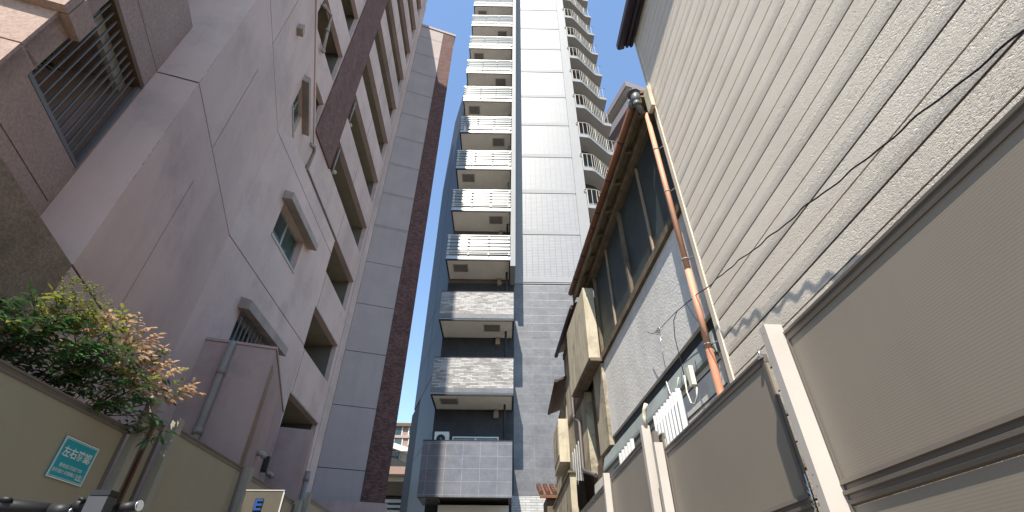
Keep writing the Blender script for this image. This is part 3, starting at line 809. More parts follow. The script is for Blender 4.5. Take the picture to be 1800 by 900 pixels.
# rain hopper and salmon downpipe
hz = .52
hp = MB(FH_); hp.tube([(.03, .22, 5.26), (.03, .22, 5.33), (.03, .22, 5.44)], [.035, .06, .062], 14); hp.tube([(.03, .22, 5.27), (.05, .20, 5.20), (.11, .12, 5.15)], .036, 10); hp.tube([(.03, .22, 5.20), (.03, .22, 5.27)], .042, 12)
hp.tube([(.03, .235, 5.435), (.03, .235, 5.445)], .085, 14); hp.tube([(.16, .24, 5.44), (.15, .235, 5.36), (.09, .225, 5.30)], [.05, .045, .035], 10)
hp.build('rain_hopper', pmat('grey_fitting', (.12, .125, .125), .4, .1, spec=.5), oh)
hb = MB(FH_); hb.box(-.10, .03, .05, .10, 5.05, 5.45); hb.build('fascia_end', m_boxcream, oh)
dp = MB(FH_); dp.tube([(.11, .085, 5.14), (.11, .085, 2.7)], .0295, 14); dp.tube([(.11, .085, 2.70), (.11, .085, 1.86)], .0305, 14); dpo = dp.build('downpipe', m_pipe, oh)
dp = MB(FH_); dp.tube([(.11, .085, 1.86), (.11, .085, -H)], .0315, 14); dp.build('lower_length', pmat('rust_pipe', (.33, .15, .09), .6, .15, 4, streak=.5), dpo)
for zz in (4.45, 3.75, 2.82, 1.90):
    dp = MB(FH_); dp.tube([(.11, .085, zz), (.11, .085, zz+.014)], .034, 14); dp.tube([(.11, .06, zz+.007), (.03, .0, zz+.02)], .005, 6)
    dp.build('pipe_clip', m_pvc, dpo)
# gap, flashing and lower wall
MB(FH_).box(.06, UE+.2, -.25, -.09, ZB-.16, ZB-.003).build('shadow_gap', m_dark, oh)  # black strip painted in for the shade under the mortar wall
fs = MB(FH_); fs.prof([(-.05, ZB-.17), (-.02, ZB-.18), (.02, ZB-.36), (.02, ZB-.40), (-.05, ZB-.40)], .16, UE+.5); fs.build('flashing', m_flash, oh)
lw = MB(FH_); lw.box(.16, 5.4, -.25, -.03, -H, ZB-.402); lw.build('lower_wall', m_lowsiding, oh)
lj = MB(FH_)
for zz in (1.80, 1.58, 1.36): lj.box(.17, 4, -.029, -.026, zz, zz+.014)
lj.build('joint_line', m_dark, oh)
# shutter box and shabby part beyond
sb = MB(FH_); sb.box(3.93, 5.75, .002, .20, ZS+.03, 5.0); sb.build('shutter_box', m_boxcream, oh, bevel=.006)
MB(FH_).box(3.90, 5.63, -.02, .185, ZS-.03, ZS+.028).build('shutter_box_base', m_wood, oh)
ow = MB(FH_); ow.box(UE+.005, 4.62, -.25, .0, 2.15, ZS-.04); ow.build('stained_wall', m_oldstucco, oh)
ow = MB(FH_); ow.box(4.63, 5.25, -.25, -.10, 1.9, ZS-.04); ow.build('wood_boarding', m_wood, oh)
ow = MB(FH_); ow.face([(5.26, 2.0), (7.2, 2.55), (7.2, 5.1), (5.78, 5.1), (5.72, ZS), (5.26, ZS-.05)], -.25, .03); ow.build('stained_wall', m_oldstucco, oh)
ow = MB(FH_); ow.box(5.80, 7.15, .031, .06, 5.02, 5.15); ow.box(5.3, 7.1, .031, .05, 3.42, 3.52); ow.box(6.25, 6.35, .031, .055, 3.53, 5.0); ow.build('timber_strip', m_wood, oh)
dk = MB(FH_); dk.tube([(6.25, .09, 4.1), (6.17, .09, 3.35), (6.15, .09, 3.29), (5.72, .09, 3.08), (5.66, .09, 3.02), (5.66, .09, 2.22), (5.60, .09, 2.15), (4.70, .09, 1.87)], .034, 10); dk.build('drain_pipe', pmat('mauve_pipe', (.075, .06, .06), .5, .1), oh)
lo = MB(FH_); lo.box(4.0, 5.6, -.20, -.08, -H, 2.14); lo.build('dark_recess', m_wood, oh)

# ================================================================ SECOND OLD HOUSE (far end)
FB2 = Fr((1.62, 10.95), 1.5, flip=True)
h2 = thing('rear_old_house', 'shabby beige house with rust brown eave squeezed between the old house and the tower', 'house', FB2.off(2, -2))
MB(FB2).box(0, 3.2, -4, -.02, -H, 4.3).build('wall', m_oldstucco, h2)
q = [FB2.at(992, 813, .2), FB2.at(992, 745, .2)]
MB(FB2).box(-.15, 1.2, -.019, .20, 2.70, 3.62).build('bay_box', m_boxcream, h2, bevel=.01)
MB(FB2).box(-.10, 1.1, .201, .212, 2.85, 3.5).build('bay_panel', m_oldstucco, h2)
e_ = MB(FB2); e_.prof([(-.3, 4.62), (.20, 4.42), (.20, 4.46), (-.3, 4.70)], -.35, 1.9); e_.tube([(-.40, .22, 4.42), (1.9, .22, 4.44)], .04, 10); e_.build('roof', pmat('dark_rust', (.06, .03, .022), .6, .2), h2)
MB(FB2).box(-.9, 3.0, -.018, .10, -H, 2.3).build('low_wall', m_oldstucco, h2)
MB(FB2).box(-.95, 3.0, -.03, .13, 2.303, 2.34).build('coping', m_wood, h2)

# small tiled roof shed
p0 = Fr((0, 15.0), 90).at(953, 848); p1 = Fr((0, 15.0), 90).at(985, 848)
ts = thing('tiled_shed', 'small lean-to with brown glazed roof tiles in front of the white tower base', 'shed', (1.5, 15.3))
FS2 = Fr((0, 14.6), 90)
ua, zt = FS2.at(948, 868); ub = ua+1.5
st = MB(FS2)
st.prof([(0, zt-.03), (0, zt), (-1.0, zt+.42), (-1.0, zt+.37)], ua, ub); st.build('roof_deck', m_tile, ts)
st = MB(FS2)
for i in range(8):
    uu = ua+.06+i*.19
    for j in range(5):
        v0 = -.2*j; z0 = zt+.084*j
        st.tube([(uu, v0+.02, z0+.035), (uu, v0-.2, z0+.105)], [.062, .055], 8)
st.build('roof_tiles', m_tile, ts)
MB(FS2).box(ua+.22, ub, -1.2, -.12, -H, zt-.05).build('wall', m_wood, ts)
MB(FS2).box(ua+.02, ub, -.08, .01, zt-.10, zt-.035).build('eave_beam', m_gutter, ts)

# ================================================================ FAR BUILDINGS
def far_block(name, label, cat, Y, pxl, pxr, ytop, mat, depth=8, wins=(), bands=()):
    fr = Fr((0, Y), 90)
    a, zt = fr.at(pxl, ytop); b2, _ = fr.at(pxr, ytop)
    t = thing(name, label, cat, ((a+b2)/2, Y+depth/2))
    MB(fr).box(a, b2, -depth, 0, -H, zt).build('wall', mat, t)
    return t, fr, a, b2, zt
t, fr, a, b2, zt = far_block('distant_apartment', 'distant pink brick apartment block with small windows and dark roof edge', 'building', 75, 655, 745, 750, m_pinkapt, 10)
MB(fr).box(a-.5, b2+.5, -10.5, .5, zt, zt+.5).build('roof', m_bronze, t)
for row in range(3):
    for c in range(3):
        q = fr.at(700+(c-1)*26, 758+17*row)
        o = MB(fr).box(q[0]-.7, q[0]+.7, .01, .12, q[1]-.75, q[1]+.75).build('window', m_alum_white, t)
        MB(fr).box(q[0]-.55, q[0]+.55, .121, .13, q[1]-.6, q[1]+.6).build('pane', m_glass, o)
for row in range(2):
    q = fr.at(700, 768+17*row); MB(fr).box(a, b2, .01, .25, q[1]-.2, q[1]+.2).build('band', pmat('pale_band', (.31, .23, .195), .8), t)
m_gwall = pmat('far_gable_wall', (.34, .33, .27), .8, .05)
fr = Fr((0, 45), 90)
t = thing('distant_gabled_house', 'distant cream gabled house glimpsed between the brick pier and the tower', 'house', (-11, 50))
q0 = fr.at(668, 830); q1 = fr.at(735, 830); pk = fr.at(690, 784); er = fr.at(735, 806)
MB(fr).face([(q0[0]-3, -H), (q1[0], -H), (q1[0], er[1]), (pk[0]-1, pk[1]), (q0[0]-3, er[1])], -8, 0).build('wall', m_gwall, t)
MB(fr).face([(pk[0]-1, pk[1]), (q1[0]+.3, er[1]-.1), (q1[0]+.3, er[1]+.35), (pk[0]-1, pk[1]+.5)], -8.3, .6).build('roof', m_alum_white, t)
MB(fr).face([(pk[0]-.9, pk[1]-1.3), (q1[0], er[1]-1.5), (q1[0], er[1]-.9), (pk[0]-.9, pk[1]-.5)], .01, .1).build('brace', m_dark, t)
z5 = fr.at(700, 818)[1]
b5 = MB(fr)
b5.box(q0[0]-1, q1[0], .9, .95, z5+.85, z5+.95)
for i in range(12): b5.box(q0[0]-1+i*.55, q0[0]-.96+i*.55, .9, .95, z5, z5+.85)
b5.build('railing', m_dark, t)
MB(fr).box(q0[0]-1, q1[0], .02, 1.0, fr.at(700, 838)[1], fr.at(700, 825)[1]).build('balcony', m_pinkapt, t)
MB(fr).box(q0[0]+.2, q0[0]+1.4, .01, .08, z5+.3, z5+2).build('window', m_glass, t)
fr = Fr((0, 30), 90)
q0 = fr.at(675, 846); q1 = fr.at(722, 846)
t = thing('dark_garage', 'dark low garage front with grey shutter at the end of the gap', 'garage', (q0[0]+1, 32))
MB(fr).box(q0[0]-2, q1[0], -4, 0, fr.at(700, 871)[1], q0[1]).build('wall', m_bronze, t)
MB(fr).box(q0[0]-2, q1[0], -4, -.3, -H, fr.at(700, 872)[1]).build('shutter', m_alum, t)
s_ = MB(fr)
for yy in (874, 884, 893): s_.box(q0[0]-2, q1[0], -.299, -.25, fr.at(700, yy)[1]-.05, fr.at(700, yy)[1]+.05)
s_.build('slats', m_dark, t)

# mauve apartment behind the corridors on the right
fr = Fr((13.31, 30), BA+90)
t = thing('mauve_apartment', 'mauve and grey apartment block with stepped roof edge behind the brown gutter', 'building', (17, 36))
m_mauve = pmat('mauve_wall', (.21, .195, .20), .8, .05, .4); m_mauvet = pmat('mauve_trim', (.19, .165, .175), .7, .05)
zt = 47.5
MB(fr).box(.8, 14, -14, -.8, -H, zt-.3).build('wall', m_mauve, t)
MB(fr).box(0, 14.6, -14.6, 0, zt-.9, zt).build('roof_parapet', m_mauvet, t)
MB(fr).box(.12, 14.4, -14.4, -.12, zt-1.0, zt-.902).build('eave_soffit', m_stsoff, t)
for k in range(1, 9):
    zz = zt-1.0-3.1*k
    MB(fr).box(.05, 14, -14, -.05, zz, zz+1.15).build('balcony', m_mauvet, t)
    for j in range(3):
        w_ = MB(fr).box(1.5+3*j, 3+3*j, -.79, -.74, zz+1.2, zz+2.3).build('window', m_alum_white, t)
        MB(fr).box(1.6+3*j, 2.9+3*j, -.739, -.73, zz+1.25, zz+2.2).build('pane', m_glass, w_)

# ================================================================ RIGHT HOARDING FENCE
XR = 1.60
FR_ = Fr((XR, 0), 0, flip=True)
fr_t = thing('right_hoarding_fence', 'taupe ribbed site hoarding fence with pale posts along the old house', 'fence', (XR, 4))
def panel(fr, par, u0, u1, zb, zt, mid=None, v=0):
    m_fence = globals()['m_fencel'] if fr is globals().get('FLF') else globals()['m_fence']
    # ribbed sheets framed by rails
    if mid is None:
        MB(fr).box(u0, u1, v-.02, v-.005, zb, zt-.05).build('panel', m_fence, par)
    else:
        MB(fr).box(u0, u1, v-.02, v-.005, mid+.0, zt-.05).build('panel', m_fence, par)
        MB(fr).box(u0, u1, v-.02, v-.005, zb, mid-.1).build('panel', m_fence, par)
        r_ = MB(fr); r_.prof([(v-.018, mid-.095), (v+.004, mid-.09), (v+.008, mid-.075), (v+.0, mid-.07), (v+.0, mid-.055), (v+.012, mid-.05), (v+.012, mid-.035), (v-.002, mid-.03), (v-.002, mid-.012), (v+.010, mid-.008), (v+.006, mid+.012), (v-.018, mid+.012)], u0, u1)
        r_.build('middle_rail', m_rail, par)
    t_ = MB(fr); t_.prof([(v-.025, zt-.055), (v+.003, zt-.055), (v+.005, zt-.035), (v-.001, zt-.03), (v-.001, zt-.018), (v+.008, zt-.014), (v+.008, zt), (v-.025, zt)], u0, u1)
    t_.build('top_rail', m_rail, par)
    MB(fr).box(u0, u0+.03, v-.004, v+.006, zb, zt-.056).build('edge_frame', m_rail, par); MB(fr).box(u1-.03, u1, v-.004, v+.006, zb, zt-.056).build('edge_frame', m_rail, par)
def post(fr, par, u, zt, mat, w=.075, d=.085, v=.0):
    p = MB(fr); p.box(u-w/2, u+w/2, v+.01, v+.01+d, -H, zt); return p.build('post', mat, par, bevel=.004)
MZ = .506
panel(FR_, fr_t, -1.6, 2.345, -H, 1.285, MZ)
panel(FR_, fr_t, -4.4, -1.64, -H, 1.285, MZ)
post(FR_, fr_t, 2.36, 1.335, m_post, .06, .10, -.01)
panel(FR_, fr_t, 2.42, 2.585, -H, 1.285, MZ, -.03)
panel(FR_, fr_t, 2.60, 4.62, -H, 1.285, MZ)
post(FR_, fr_t, 4.66, 1.345, m_post, .07, .08)
panel(FR_, fr_t, 4.71, 4.93, -H, 1.46, MZ, -.03)
post(FR_, fr_t, 4.82, 1.50, m_rail, .05, .05, -.03)
post(FR_, fr_t, 4.97, 1.60, m_post, .075, .085)
panel(FR_, fr_t, 5.02, 6.98, -H, 1.56, .62)
post(FR_, fr_t, 7.03, 1.61, m_post, .075, .085)
panel(FR_, fr_t, 7.08, 10.1, -H, 1.56, .62)
post(FR_, fr_t, 10.15, 1.66, m_post, .075, .085); post(FR_, fr_t, 10.6, 1.70, m_post, .075, .085); post(FR_, fr_t, 10.38, 1.9, m_post, .05, .05)
panel(FR_, fr_t, 10.65, 13.2, -H, 1.55, .62)
post(FR_, fr_t, 13.25, 1.6, m_post)
gd = MB(FR_); gd.tube([(4.93, .05, 1.60), (4.93, .05, 1.68), (4.90, .045, 1.75), (4.86, .03, 1.80)], .022, 8); gd.build('post_pipe', m_wirec, fr_t)
# latch chain and screws
ch = MB(FR_)
for zz, uu in ((.56, 2.565), (.53, 2.57), (.50, 2.57), (.47, 2.572), (.44, 2.572), (.41, 2.574)):
    ch.tube([(uu-.012, .012, zz), (uu+.012, .016, zz-.004), (uu, .014, zz-.022)], .004, 6)
ch.tube([(2.565, .012, .60), (2.572, .014, .38)], .005, 6); ch.build('latch_chain', m_chrome, fr_t)
ch = MB(FR_); ch.tube([(2.605, .01, 1.315), (2.61, .012, 1.26)], .008, 8); ch.tube([(2.60, .012, 1.27), (2.63, .012, 1.268)], .012, 8); ch.build('hinge_pin', m_chrome, fr_t)
sc = MB(FR_)
for uu, zz, vv in ((1.30, MZ+.02, .012), (1.22, MZ-.085, .012), (.4, MZ+.02, .012), (2.36, .50, .095), (2.36, .55, .095), (2.36, 1.29, .095)): sc.ball((uu, vv, zz), .007, 8, 5)
sc.build('screws', m_chrome, fr_t)

# white corrugated sheets between fence and house
def corrugated(name, label, pxs, zt, x, pitch=.094):
    fr = Fr((x, 0), 0, flip=True); u0, u1 = pxs
    t = MB(fr); n = 90; pts = []
    for i in range(n+1):
        uu = u0+(u1-u0)*i/n; pts.append((uu, (.036)*math.sin(2*math.pi*(uu-u0)/pitch)))
    for a, b3 in zip(pts, pts[1:]):
        t.poly([(a[0], a[1], -.1), (b3[0], b3[1], -.1), (b3[0], b3[1], zt), (a[0], a[1], zt)], True)
        t.poly([(a[0], a[1]-.004, -.1), (a[0], a[1]-.004, zt), (b3[0], b3[1]-.004, zt), (b3[0], b3[1]-.004, -.1)], True)
        t.poly([(a[0], a[1]-.004, zt), (a[0], a[1], zt), (b3[0], b3[1], zt), (b3[0], b3[1]-.004, zt)])
    o = t.build(name, m_corr)
    return tag(o, label, 'corrugated sheet', 'white corrugated sheets behind the hoarding')
corrugated('corrugated_sheet', 'larger white corrugated sheet standing behind the fence under the cables', (4.22, 5.0), 1.72, 1.70)
corrugated('corrugated_sheet', 'smaller white corrugated sheet behind the fence near the mauve drain pipe', (6.05, 6.85), 1.80, 1.72, .16)
o = MB(Fr((1.63, 0), 0, flip=True)); 
for i in range(9): o.face([(9.3+.13*i, 2.0+.03*i), (9.37+.13*i, 2.05+.03*(i % 4)), (9.37+.13*i, 2.72-.06*(i % 3)), (9.3+.13*i, 2.78-.05*(i % 2))], .012*(i % 2), .012*(i % 2)+.008)
tag(o.build('torn_sheet', m_corr), 'torn strips of pale sheeting hanging from the stained wall', 'torn sheet')

# cable with wires and hook
def cable_pts():
    pts = []
    n = 130
    for i in range(n+1):
        t = i/n; Y = 4.25-t*4.6; z = 2.47+(Y-4.0)*.2535; s_ = max(0, min(1, (4.0-Y)*1.2))
        a = 2*math.pi*(4.0-Y)/.20
        pts.append((1.822+.0042*s_*math.sin(a)+.002*math.sin(a*.37), Y, z+.006*s_*math.cos(a*.5+.4)+.004*math.sin(Y*7)))
    return pts
cb = thing('twisted_cable', 'black twisted service cable strung across the cream siding to the grey mortar wall', 'cable', (1.82, 2))
MB().tube(cable_pts(), .0048, 6).build('cable', m_wire, cb)
a0 = cable_pts()[0]
c_ = MB(); c_.tube([a0, (1.80, 4.55, 2.56), (1.79, 4.75, 2.58), (1.82, 5.0, 2.70), (1.83, 5.15, 2.80)], .004, 6); c_.build('wire_tail', m_wire, cb)
c_ = MB()
for k in range(3): c_.tube([(1.79, 4.62+.04*k, 2.56), (1.775, 4.66+.04*k, 2.585), (1.80, 4.70+.04*k, 2.57), (1.80, 4.64+.04*k, 2.545)], .006, 6)
c_.tube([(1.79, 4.65, 2.56), (1.785, 4.68, 2.35), (1.79, 4.70, 2.12)], .004, 6); c_.build('wire_clamp', m_chrome, cb)
dw = thing('drop_wire', 'thin dark wire hanging from the cable to a cream plug box', 'wire', (1.8, 4.2))
c_ = MB(); c_.tube([(1.822, 4.16, 2.51), (1.80, 4.24, 2.45), (1.79, 4.28, 2.28), (1.79, 4.27, 2.05), (1.79, 4.26, 1.85)], .0045, 6); c_.build('dark_wire', m_wire, dw)
c_ = MB(); c_.tube([(1.79, 4.26, 1.86), (1.785, 4.27, 1.70), (1.78, 4.22, 1.58), (1.78, 4.14, 1.54), (1.78, 4.06, 1.58), (1.79, 4.05, 1.66)], .0075, 6); c_.tube([(1.79, 4.75, 2.0), (1.785, 4.70, 1.86), (1.785, 4.62, 1.78), (1.785, 4.50, 1.80), (1.787, 4.40, 1.90)], .006, 6); c_.build('cream_wire', m_wirec, dw)
c_ = MB(Fr((1.79, 0), 0, flip=True)); c_.box(4.03, 4.10, 0, .04, 1.68, 1.86); c_.build('plug_box', m_wirec, dw, bevel=.008)
rw = thing('pipe_wire', 'thin dark wire looping over the salmon downpipe', 'wire', (1.8, 3.7))
MB().tube([(1.80, 3.86, 2.43), (1.775, 3.80, 2.36), (1.77, 3.72, 2.2), (1.775, 3.66, 2.1), (1.80, 3.62, 1.9), (1.84, 3.6, 1.75)], .004, 6).build('wire', m_wire, rw)

# ================================================================ LEFT HOARDING FENCE
XL = -3.0
FLF = Fr((XL, 0), 0)
lf = thing('left_hoarding_fence', 'taupe site hoarding fence with grey posts below the lavender building', 'fence', (XL, 5))
panel(FLF, lf, -1.5, 1.9, -H, 1.235); panel(FLF, lf, 1.93, 4.10, -H, 1.235)
post(FLF, lf, 1.915, 1.25, m_postl, .05, .01)
post(FLF, lf, 4.17, 1.255, m_postl, .085, .06)
panel(FLF, lf, 4.22, 4.56, -H, 1.40, None, -.03)
d_ = MB(FLF); d_.box(4.37, 4.395, -.02, .005, -H, 1.38); d_.build('gap_strip', pmat('rust_strip', (.10, .05, .035), .7), lf)
post(FLF, lf, 4.61, 1.47, m_postl, .085, .07)
panel(FLF, lf, 4.66, 6.22, -H, 1.43)
post(FLF, lf, 6.30, 1.45, m_postl, .10, .07)
panel(FLF, lf, 6.36, 8.12, -H, 1.405)
post(FLF, lf, 8.20, 1.42, m_postl, .09, .07); post(FLF, lf, 8.56, 1.60, m_postl, .09, .07)
panel(FLF, lf, 8.25, 8.5, -H, 1.38, None, -.03)
panel(FLF, lf, 8.62, 10.5, -H, 1.56); post(FLF, lf, 10.55, 1.55, m_postl); panel(FLF, lf, 10.6, 14, -H, 1.45)
pc = FLF(4.36, -.09, 1.42)
cp = thing('pipe_stub', 'grey capped pipe stub poking up behind the left fence gap', 'pipe', (pc.x, pc.y))
MB(FLF).tube([(4.42, -.12, -H), (4.42, -.12, 1.50), (4.40, -.11, 1.56), (4.35, -.06, 1.58)], .055, 12).build('pipe', m_pvc, cp)

# warning sign
sg = thing('warning_sign', 'teal rectangular safety notice with white Japanese lettering and white border on the left fence', 'sign', (XL, 3.72), z=.75)
FSG = Fr((XL+.004, 0), 0)
cs = [FLF.at(*p) for p in ((117, 765), (173, 790), (140, 857), (79, 835))]
uL = (cs[0][0]+cs[3][0])/2; uR = (cs[1][0]+cs[2][0])/2; zT = (cs[0][1]+cs[1][1])/2; zBt = (cs[2][1]+cs[3][1])/2
MB(FSG).box(uL, uR, -.006, .002, zBt, zT).build('board', m_teal, sg)
bw = MB(FSG); q = .010; t_ = .004
for (i, tt) in ((0.0, .007), (.012, .0025)):
    bw.box(uL+i, uR-i, .0022, .0028, zT-i-tt, zT-i); bw.box(uL+i, uR-i, .0022, .0028, zBt+i, zBt+i+tt)
    bw.box(uL+i, uL+i+tt, .0022, .0028, zBt+i+tt, zT-i-tt); bw.box(uR-i-tt, uR-i, .0022, .0028, zBt+i+tt, zT-i-tt)
bw.build('border', m_print, sg)
cu = (uL+uR)/2; Wd = uR-uL
def sgt(name, s, size, z, uc, al='CENTER', bold=0):
    o = textobj(name, s, size, FSG, uc, .0034, z, m_print, sg, al, bold); return o
sgt('headline_text', '左右確認', Wd*.205, zT-.115, cu, 'CENTER', .0009)
sgt('body_text', '敷地出口付近での', Wd*.082, zT-.185, cu)
sgt('body_text', '歩行者との接触に注意！', Wd*.082, zT-.222, cu+.004)
MB(FSG).box(uR-.09, uR-.024, .0024, .003, zBt+.028, zBt+.034).build('footer_mark', m_print, sg)

# steel box sign with E
fe = Fr((0, 5.85), 92)
qa = fe.at(433, 860); qb = fe.at(500, 862); qe = fe.at(458, 888)
eb = thing('steel_box_sign', 'brushed steel box sign with a blue letter E in front of the left fence', 'sign', ((fe(qa[0], 0, 0)+fe(qb[0], 0, 0)).xy/2))
W_ = qb[0]-qa[0]
MB(fe).box(qb[0]-.42, qb[0], -.05, 0, qb[1]-.75, qb[1]).build('panel', m_steel, eb, bevel=.006)
f2 = MB(fe); f2.box(qb[0]-.425, qb[0]+.008, .0012, .006, qb[1]-.006, qb[1]+.004); f2.box(qb[0]-.004, qb[0]+.012, .001, .006, qb[1]-.75, qb[1]-.013); f2.build('edge_glint', pmat('edge_glint_tone', (.42, .41, .38), .3), eb)  # pale strips stand in for sun glint along the box edges
f2 = MB(fe); f2.tube([(qb[0]-.21, -.025, -H), (qb[0]-.21, -.025, qb[1]-.75)], .03, 10); f2.build('pole', m_steel, eb)
def letter_E(u, z, h, v, mat, name):
    w = h*.72; t = h*.2
    m = MB(fe); m.box(u, u+t, v, v+.008, z-h, z); 
    for zz in (z-t, z-h/2-t/2, z-h): m.box(u+t, u+w, v, v+.008, zz, zz+t)
    return m.build(name, mat, eb)
u5, z5 = fe.at(451, 877)
letter_E(u5-.006, z5+.004, .125, .002, pmat('navy_letter', (.006, .012, .05), .5), 'letter_shadow'); letter_E(u5+.004, z5-.004, .112, .0105, m_blue, 'letter')

# ================================================================ SHRUB
def leaf_mat(name, c1, c2, rough=.35, trans=.25):
    N = NT(name); c = N.ramp(N.noise(N.ob(), 14, 2), .3, .7, (*c1, 1), (*c2, 1))
    N.l(c, N.p.inputs['Base Color']); N.p.inputs['Roughness'].default_value = rough; N.p.inputs['Specular IOR Level'].default_value = .5
    tr = N.n('BsdfTranslucent'); N.l(c, tr.inputs[0]); mx = N.n('MixShader'); mx.inputs[0].default_value = trans
    out = [x for x in N.t.nodes if x.type == 'OUTPUT_MATERIAL'][0]
    N.l(N.p.outputs[0], mx.inputs[1]); N.l(tr.outputs[0], mx.inputs[2]); N.l(mx.outputs[0], out.inputs[0])
    return N.m
m_lg = leaf_mat('leaf_green', (.025, .085, .03), (.10, .20, .07), .22)
m_ly = leaf_mat('leaf_young', (.14, .19, .03), (.30, .30, .06), .45, .4)
m_lb = leaf_mat('leaf_bronze', (.45, .27, .16), (.62, .45, .28), .45, .4)
m_stem = pmat('stem_brown', (.08, .055, .035), .8, .2)
bush = thing('nandina_shrub', 'leafy shrub with green, yellow and bronze leaflets spilling over the left fence', 'shrub', (-3.45, 3.6))
LG, LY, LB, ST, FLW = MB(), MB(), MB(), MB(), MB()
def leaflet(mb, p, d, L, wd, droop):
    d = d.normalized(); up = Vector((0, 0, 1)); s_ = d.cross(up)
    if s_.length < .1: s_ = Vector((1, 0, 0))
    s_ = (s_.normalized() + Vector((random.uniform(-.4, .4), random.uniform(-.4, .4), random.uniform(-.4, .4)))).normalized()*wd
    m1 = p+d*L*.35+Vector((0, 0, -droop*L*.1)); m2 = p+d*L*.68+Vector((0, 0, -droop*L*.3)); tip = p+d*L+Vector((0, 0, -droop*L*.6)); f = Vector((0, 0, .12*wd))
    T = tuple
    mb.poly([T(p), T(m1+s_+f), T(m1)]); mb.poly([T(p), T(m1), T(m1-s_+f)])
    mb.poly([T(m1), T(m1+s_+f), T(m2+s_*.75+f), T(m2)]); mb.poly([T(m1), T(m2), T(m2-s_*.75+f), T(m1-s_+f)])
    mb.poly([T(m2), T(m2+s_*.75+f), T(tip)]); mb.poly([T(m2), T(tip), T(m2-s_*.75+f)])
def spray(tip, base, kind, n=5, scale=1):
    # compound leaf cluster along base->tip
    d = tip-base; L = d.length; d.normalize()
    mid = base+(tip-base)*.5+Vector((0, 0, .06*L))
    ST.tube([tuple(base), tuple(mid), tuple(tip)], [.006, .004, .0025], 5, False)
    for k in range(n):
        t = .25+.75*k/(n-1) if n > 1 else 1
        p = base.lerp(mid, t*2) if t < .5 else mid.lerp(tip, t*2-1)
        for j in range(3):
            a = random.uniform(0, 6.28); e = random.uniform(-.5, .6)
            dd = (d*.8+Vector((math.cos(a)*math.cos(e), math.sin(a)*math.cos(e), math.sin(e)))*1.0).normalized()
            r_l = random.uniform(.07, .15)*scale
            q = p+dd*r_l
            ST.tube([tuple(p), tuple(q)], .0018, 4, False)
            mb = {'g': LG, 'y': LY, 'b': LB}[kind if random.random() < .88 else random.choice('gyb' if kind != 'g' else 'ggy')]
            sd = dd.cross(Vector((0, 0, 1))); 
            if sd.length < .05: sd = Vector((1, 0, 0))
            sd.normalize()
            for f, side in ((.45, 1), (.45, -1), (.8, 1), (.8, -1), (1, 0)):
                pp = p.lerp(q, f); ld = (dd*.6+sd*side*.8 + Vector((0, 0, random.uniform(-.35, .15)))).normalized()
                leaflet(mb, pp, ld, random.uniform(.042, .075)*scale*LSC, random.uniform(.008, .0135)*scale*LSC, random.uniform(.2, .9))
def bp(px, py, x):
    fr = Fr((x, 0), 0); u, z = fr.at(px, py); return Vector((x, u, z))
canes = [(-3.5, 2.5), (-3.45, 3.0), (-3.5, 3.4), (-3.4, 3.8)]
LSC = 1.32
tips = [(60, 545, -3.15, 'g'), (20, 560, -3.05, 'g'), (90, 590, -3.1, 'g'), (40, 600, -3.2, 'g'), (120, 560, -3.2, 'g'), (110, 620, -3.05, 'g'), (150, 600, -3.0, 'g'), (170, 640, -2.95, 'g'), (200, 620, -3.0, 'g'),
        (190, 670, -2.95, 'g'), (225, 655, -2.95, 'g'), (220, 690, -2.92, 'g'), (240, 700, -2.92, 'g'), (255, 730, -2.9, 'g'), (265, 765, -2.9, 'g'), (195, 715, -2.9, 'g'), (150, 660, -3.1, 'g'), (130, 640, -3.2, 'g'), (5, 535, -3.1, 'g'), (70, 630, -3.25, 'g'),
        (165, 575, -3.1, 'y'), (140, 545, -3.1, 'y'), (185, 590, -3.05, 'y'), (120, 530, -3.15, 'y'), (215, 570, -3.1, 'y'), (210, 640, -2.95, 'g'), (245, 670, -2.95, 'y'), (180, 625, -2.95, 'g'), (100, 570, -3.1, 'g'),
        (250, 600, -3.1, 'b'), (275, 620, -3.05, 'b'), (300, 655, -3.0, 'b'), (345, 690, -3.0, 'b'), (285, 645, -3.0, 'b'), (315, 680, -3.0, 'b'), (240, 580, -3.1, 'b'), (200, 560, -3.1, 'b'), (265, 640, -3.0, 'b'), (230, 625, -3.0, 'b')]
for i, (px, py, x, k) in enumerate(tips):
    tip = bp(px, py, x)
    cy = min(canes, key=lambda c: abs(c[1]-(tip.y-.15)))
    base0 = Vector((cy[0], cy[1], -H)); knee = Vector((cy[0]+.05, cy[1]+random.uniform(-.08, .08), min(tip.z-.18, 1.15)))
    st_ = tip + (knee-tip).normalized()*min(.45, (knee-tip).length)
    ST.tube([tuple(base0), tuple(knee), tuple(st_)], [.012, .009, .006], 6, False)
    spray(tip, st_, k, 5, 1.0 if k != 'b' else .95)
